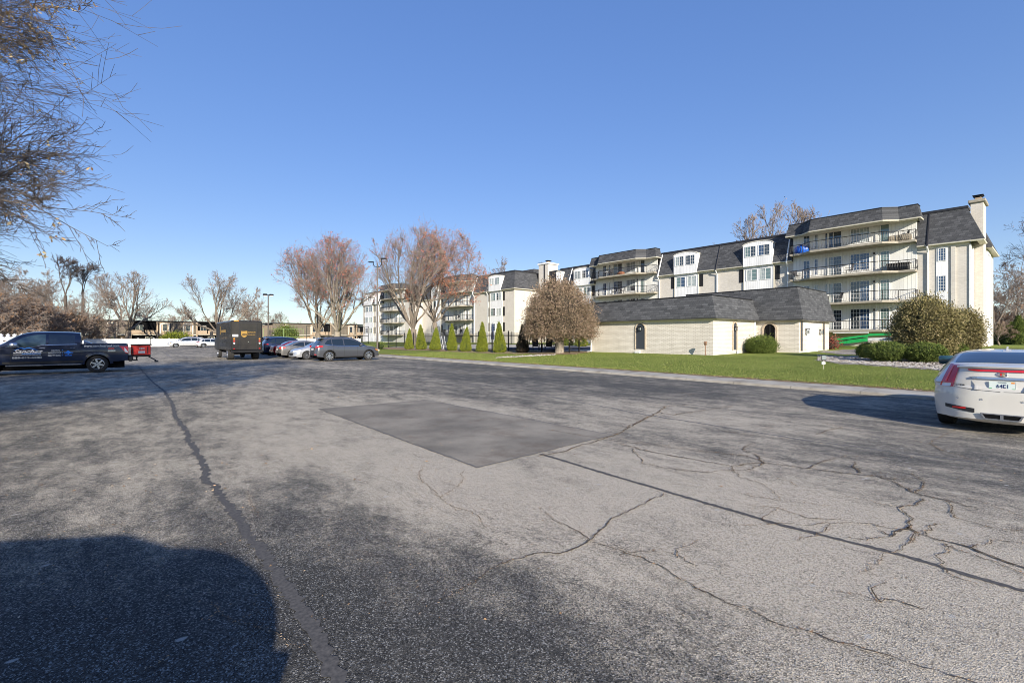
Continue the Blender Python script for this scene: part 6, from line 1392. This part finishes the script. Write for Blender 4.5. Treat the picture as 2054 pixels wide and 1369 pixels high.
def bush(name, x, y, z, rad, n_, size, m, cm, label, seed, cat='bush', group=None, cz=None, flat=-1., zmin=-1., amp=.10, thick=.25, jit=.05, stem=None, f=.86, CL=40, sprd=1., sq=0):
    e = empty(name, (x, y, z), 0, label, cat, group); cz = rad[2] if cz is None else cz; s_ = lobes(seed, (0,0,cz), rad, amp=amp, flat=flat, zmin=zmin, sq=sq); core(s_, e, cm, f)
    blob('foliage', e, n_, s_, size, m, seed, jit=jit, thick=thick, CL=CL, sprd=sprd)
    if stem: mb = MB(); mb.tube([(0,0,-.1), (stem[1],0,cz*.5), (0,stem[1],cz)], [stem[0]*1.2, stem[0], stem[0]*.8], 9); mb.build('trunk', M['bark_pale'], e, smooth=60)
    return e
# the mushroom-clipped tree by the pool
x, y, z = gspot(1122, 708); sc_ = depth(x, y)/FPX
e = bush('clipped_tree', x, y, z, (62*sc_, 62*sc_, 83*sc_), 36000, .10, 'leaf_drab', 'core_drab', 'large mushroom shaped clipped tree turning brown, beside the pool house', 5, 'tree', cz=46*sc_, flat=-.10, zmin=-.35, amp=.07, thick=.5, sprd=1.3, CL=60, sq=.26, stem=(.34, .05))
# the big yews in front of the apartment block
x, y, z = gspot(1855, 722); d_ = depth(x, y)/FPX; bush('yew_bush', x, y, z, (62*d_*stretch(1855), 62*d_*stretch(1855), 60*d_), 44000, .075, 'leaf_olive', 'core_olive', 'huge rounded olive yew, the nearer of the two, above the clipped hedges', 8, cz=60*d_, flat=-.72, amp=.13, thick=.35, sprd=1.3, CL=60)
x, y, z = gspot(1932, 713); d_ = depth(x, y)/FPX; bush('yew_bush', x, y, z, (33*d_*stretch(1925), 33*d_*stretch(1925), 43*d_), 24000, .08, 'leaf_olive', 'core_olive', 'rounded olive yew behind and right of the huge one', 9, cz=44*d_, flat=-.8, amp=.13, thick=.35, sprd=1.3, CL=60)
for px, py, w_, h_, lab, sd in ((1742, 719, 22, 16, 'small clipped dark hedge, leftmost under the big yew', 11), (1778, 725, 42, 21, 'long clipped hedge with a brown base, left of the gap under the big yew', 12), (1856, 727, 42, 21, 'clipped green hedge right of the gap under the big yew', 13), (1914, 722, 26, 18, 'clipped hedge half hidden by the white coupe', 14), (1935, 712, 30, 14, 'low green hedge behind the white coupe', 15)):
    x, y, z = gspot(px, py); d_ = depth(x, y)/FPX; bush('clipped_hedge', x, y, z, (w_*d_*.9*stretch(px), w_*d_*stretch(px), h_*d_*.88), 13000, .05, 'leaf_green', 'core_green', lab, sd, 'hedge', 'clipped hedges under the yews', cz=h_*d_*.95, amp=.05, jit=.035, thick=.12, f=.93, CL=6, sprd=.5)
x, y = 36.6, yfor(36.6, 1527); d_ = depth(x, y)/FPX; bush('round_bush', x, y, lawn_z(x), (25*d_, 25*d_, 16*d_), 15000, .07, 'leaf_green', 'core_green', 'round green bush in the inner corner of the pool house', 17, cz=14*d_, amp=.08)
x, y = 46, yfor(46, 1667); bush('maroon_shrub', x, y, lawn_z(x), (.6,.6,.45), 1500, .08, 'leaf_maroon', 'core_drab', 'small maroon shrub behind the entrance block of the pool house', 18)
x, y, z = 24.5, yfor(24.5, 763), .3; bush('round_bush', x, y, z, (.45,.45,.4), 1500, .07, 'leaf_green', 'core_green', 'small dark bush by the foot of the tall lamp pole', 19)
x, y = xfor(130, 353), 130; bush('hedge_bush', x, y, 0, (2.6, 2, 1.3), 5000, .2, 'leaf_lime', 'core_green', 'yellow green bush showing over the white fence', 20)
x, y = xfor(128, 573), 128; bush('hedge_bush', x, y, 0, (2.6, 2.2, 2.2), 6000, .22, 'leaf_green', 'core_green', 'dark green ivy covered bush behind the tennis court fence', 22)
# arborvitae
def cone(n_, h, r0, seed, m='leaf_lime', cm='core_green', size=.085):
    e = empty('arborvitae'); q = random.Random(seed); ph_ = [q.uniform(0, 6.28) for _ in range(4)]
    def prof(t, a): return r0*(min(1, (t+.03)*9)**.6)*(1-t)**.78*(1+.07*sin(3*a+ph_[0]+4*t)+.06*sin(5*a+ph_[1]-7*t))
    def surf(r):
        t = 1-sqrt(r.random()); t = min(t*1.05, .985) if r.random() < .9 else r.uniform(.6, .99); a = r.uniform(0, 6.283); R_ = prof(t, a); return Vector((R_*cos(a), R_*sin(a), .04+t*h)), Vector((cos(a)*.75, sin(a)*.75, .5))
    blob('foliage', e, n_, surf, size, m, seed, jit=.025, up=1.1, thick=.10, aspect=.33, CL=4, sprd=.35)
    mb = MB(); mb.lathe([(prof(t/12, 0)*.88 if t < 12 else 0, .05+h*.97*t/12) for t in range(13)], k=14); mb.build('shaded_branches', M[cm], e, smooth=180); mb = MB(); mb.tube([(0,0,-.1), (0,0,.5)], .06, 6); mb.build('trunk', M['bark'], e); return e  # solid dark core of the cone, inner shade in its colour
PR = [cone(9000, 2.55, .80, 3), cone(9000, 2.7, .78, 4)]; c2 = [0, 0]
ord_ = ['first', 'second', 'third', 'fourth', 'fifth', 'sixth', 'seventh']
for i, (px, base, top_, w_) in enumerate(((820, 700.5, 659, 17), (845, 702, 654, 22), (873.5, 703.5, 658, 21.5), (906.5, 704.5, 652.5, 21.5), (934, 705, 656, 22), (967, 706.3, 649, 23.5), (1002, 706.5, 645, 26))):
    x = 26.6; y = yfor(x, px); z = lawn_z(x); d_ = depth(x, y)/FPX; h = (base-top_)*d_; k = i % 2; o = PR[k] if c2[k] == 0 else copy_tree(PR[k]); c2[k] += 1
    o.rotation_euler = (0,0,0); put(o, x, y, z, i*1.3, (w_*d_/1.5, w_*d_/1.62, h/2.65), ord_[i]+' from the left of seven cone shaped yellow green conifers by the pool fence', 'small conifers along the pool fence', 'conifer'); o.rotation_euler[0] = (.02,-.03,.04,0,-.035,.03,-.02)[i]; o.rotation_euler[1] = (.03,.0,-.03,.02,.04,-.02,.0)[i]
o = cone(3500, 2.4, .62, 7, 'leaf_black', 'core_drab', .09); x = 27.4; y = yfor(x, 1048); put(o, x, y, lawn_z(x), 0, (.95,.95,1.0), 'dead dark conifer between the green ones and the clipped tree', cat='conifer')
for px, xx, lab in ((1137, 44, 'dark green conifer seen through the fence right of the clipped trunk'), (1166, 43, 'dark green conifer by the left wall of the pool house')):
    o = copy_tree(PR[0]); y = yfor(xx, px); put(o, xx, y, lawn_z(xx), 1, (1,1,1.0), lab, 'small conifers inside the pool fence', 'conifer')
PG = cone(11000, 5.2, 1.25, 9, 'leaf_green', 'core_green', .13); k = 0
for px, Y, sc in ((1990, 62, .62), (2006, 60, .78), (2019, 58, .72), (2028, 60, .85), (2043, 54, 1.0), (2058, 56, .9), (2075, 56, .95)):
    o = PG if k == 0 else copy_tree(PG); x, y = at(px, Y); put(o, x, y, .5, k*1.1, (sc*.9, sc*.9, sc*.72), ord_[k]+' from the left in the row of dark conifers at the right edge', 'dark conifers at the right edge', 'conifer'); k += 1
t = Tree(71, 3.0, .9, .09, 6, 1.1, (0,0,1.9,1.9,.9,.8), 5, .6, (7,6,5,4), .05, .2, 0, .05, 'leaf_brown', 'bark', 'twig_tan', .009); x, y = at(2005, 50); put(t.make('small_umbrella_tree'), x, y, .5, 0, 1, 'small flat topped bare tree in front of the dark conifers', cat='tree')
x, y = at(2030, 49); mb = MB()
for i in range(26): mb.rbox((-3+i*.24, -.15+R.uniform(-.03,.03), 0), (-3+i*.24+.22, .12, .34+R.uniform(-.04,.04)), .04)
o = mb.build('stone_edging', M['slab_edge']); o.location = (x, y, .5); o.rotation_euler = (0,0,-YAW); tag(o, 'low tan stone edging below the dark conifers', 'edging')

# ------------------------------------------------------------------ pool furniture
def adiro(label, x, y, rz):
    t = empty('pool_chair', (x, y, lawn_z(x)+.02), rz, label, 'chair', 'dark pool chairs'); mb = MB()
    for s_ in (-.3, .3): mb.tube([(-.3, s_, 0), (-.26, s_, .6), (.4, s_, .62)], .025, 5); mb.tube([(.45, s_, 0), (.28, s_, .4), (-.3, s_, .42)], .025, 5)
    mb.build('chair_frame', M['black_metal'], t); mb = MB(); mb.rbox((-.3, -.28, .40), (.32, .28, .45), .015); mb.build('seat', M['sling'], t)
    mb = MB(); mb.ext([(.30,.44),(.34,.44),(.62,1.3),(.57,1.3)], 1, -.28, .28); mb.build('backrest', M['sling'], t)
XP = 30.2
for px, rz, lab in ((1075, 2.6, 'left one of two high backed dark pool chairs'), (1100, 2.9, 'right one of two high backed dark pool chairs'), (1118, -.6, 'low dark chair half behind the clipped trunk')): adiro(lab, XP, yfor(XP, px), rz+1.2)
table(XP+.6, yfor(XP+.6, 1088), lawn_z(XP)+.02, .45, .7, 'black_metal', 'dark round pool table between the two high backed chairs')
xx = 33.; yy = yfor(xx, 988); u = empty('patio_umbrella', (xx, yy, lawn_z(xx)), 0, 'closed navy patio umbrella behind the pool fence', 'umbrella'); M['navy_cloth'] = varied('navy_cloth', (.012,.02,.05), (.03,.045,.10), 8, .85)
mb = MB(); mb.tube([(0,0,0), (0,0,2.9)], .025, 6); mb.build('pole', M['black_metal'], u); mb = MB(); mb.lathe([(.0,2.85),(.06,2.75),(.12,2.2),(.16,1.5),(.2,1.05),(.12,1.02),(0,1.03)], k=9); mb.build('canopy', M['navy_cloth'], u)
xx = 33.; yy = yfor(xx, 1054); o = copy_tree(u); o.location = (xx, yy, lawn_z(xx)); tag(o, 'closed navy umbrella behind the dead dark conifer', 'umbrella')
mb = MB(); mb.rbox((31.5, yfor(32, 1120), lawn_z(32)+.02), (41, yfor(32, 1020), lawn_z(32)+.16), .05); tag(mb.build('pool_cover', M['navy_cloth']), 'dark blue cover stretched over the swimming pool', 'pool cover')
def lounger(x, y, rz, label):
    t = empty('folded_lounger', (x, y, lawn_z(x)), rz, label, 'lounger', 'grey loungers stacked by the pool fence'); mb = MB()
    for s_ in (-.3, .3): mb.tube([(0, s_, 0), (.3, s_, 1.5)], .025, 5); mb.tube([(.5, s_, 0), (.1, s_, .9)], .025, 5)
    mb.build('lounger_frame', M['lift_white'], t); mb = MB()
    for k in range(9): mb.box((.02+.03*k, -.28, .12+.15*k), (.05+.03*k, .28, .22+.15*k))
    mb.build('slats', M['sat'], t)
for k, px in enumerate((887, 893)): lounger(28.0, yfor(28.0, px), 1.2+k*.9, ('left' if k == 0 else 'right')+' one of two grey loungers propped upright between the third and fourth conifers')
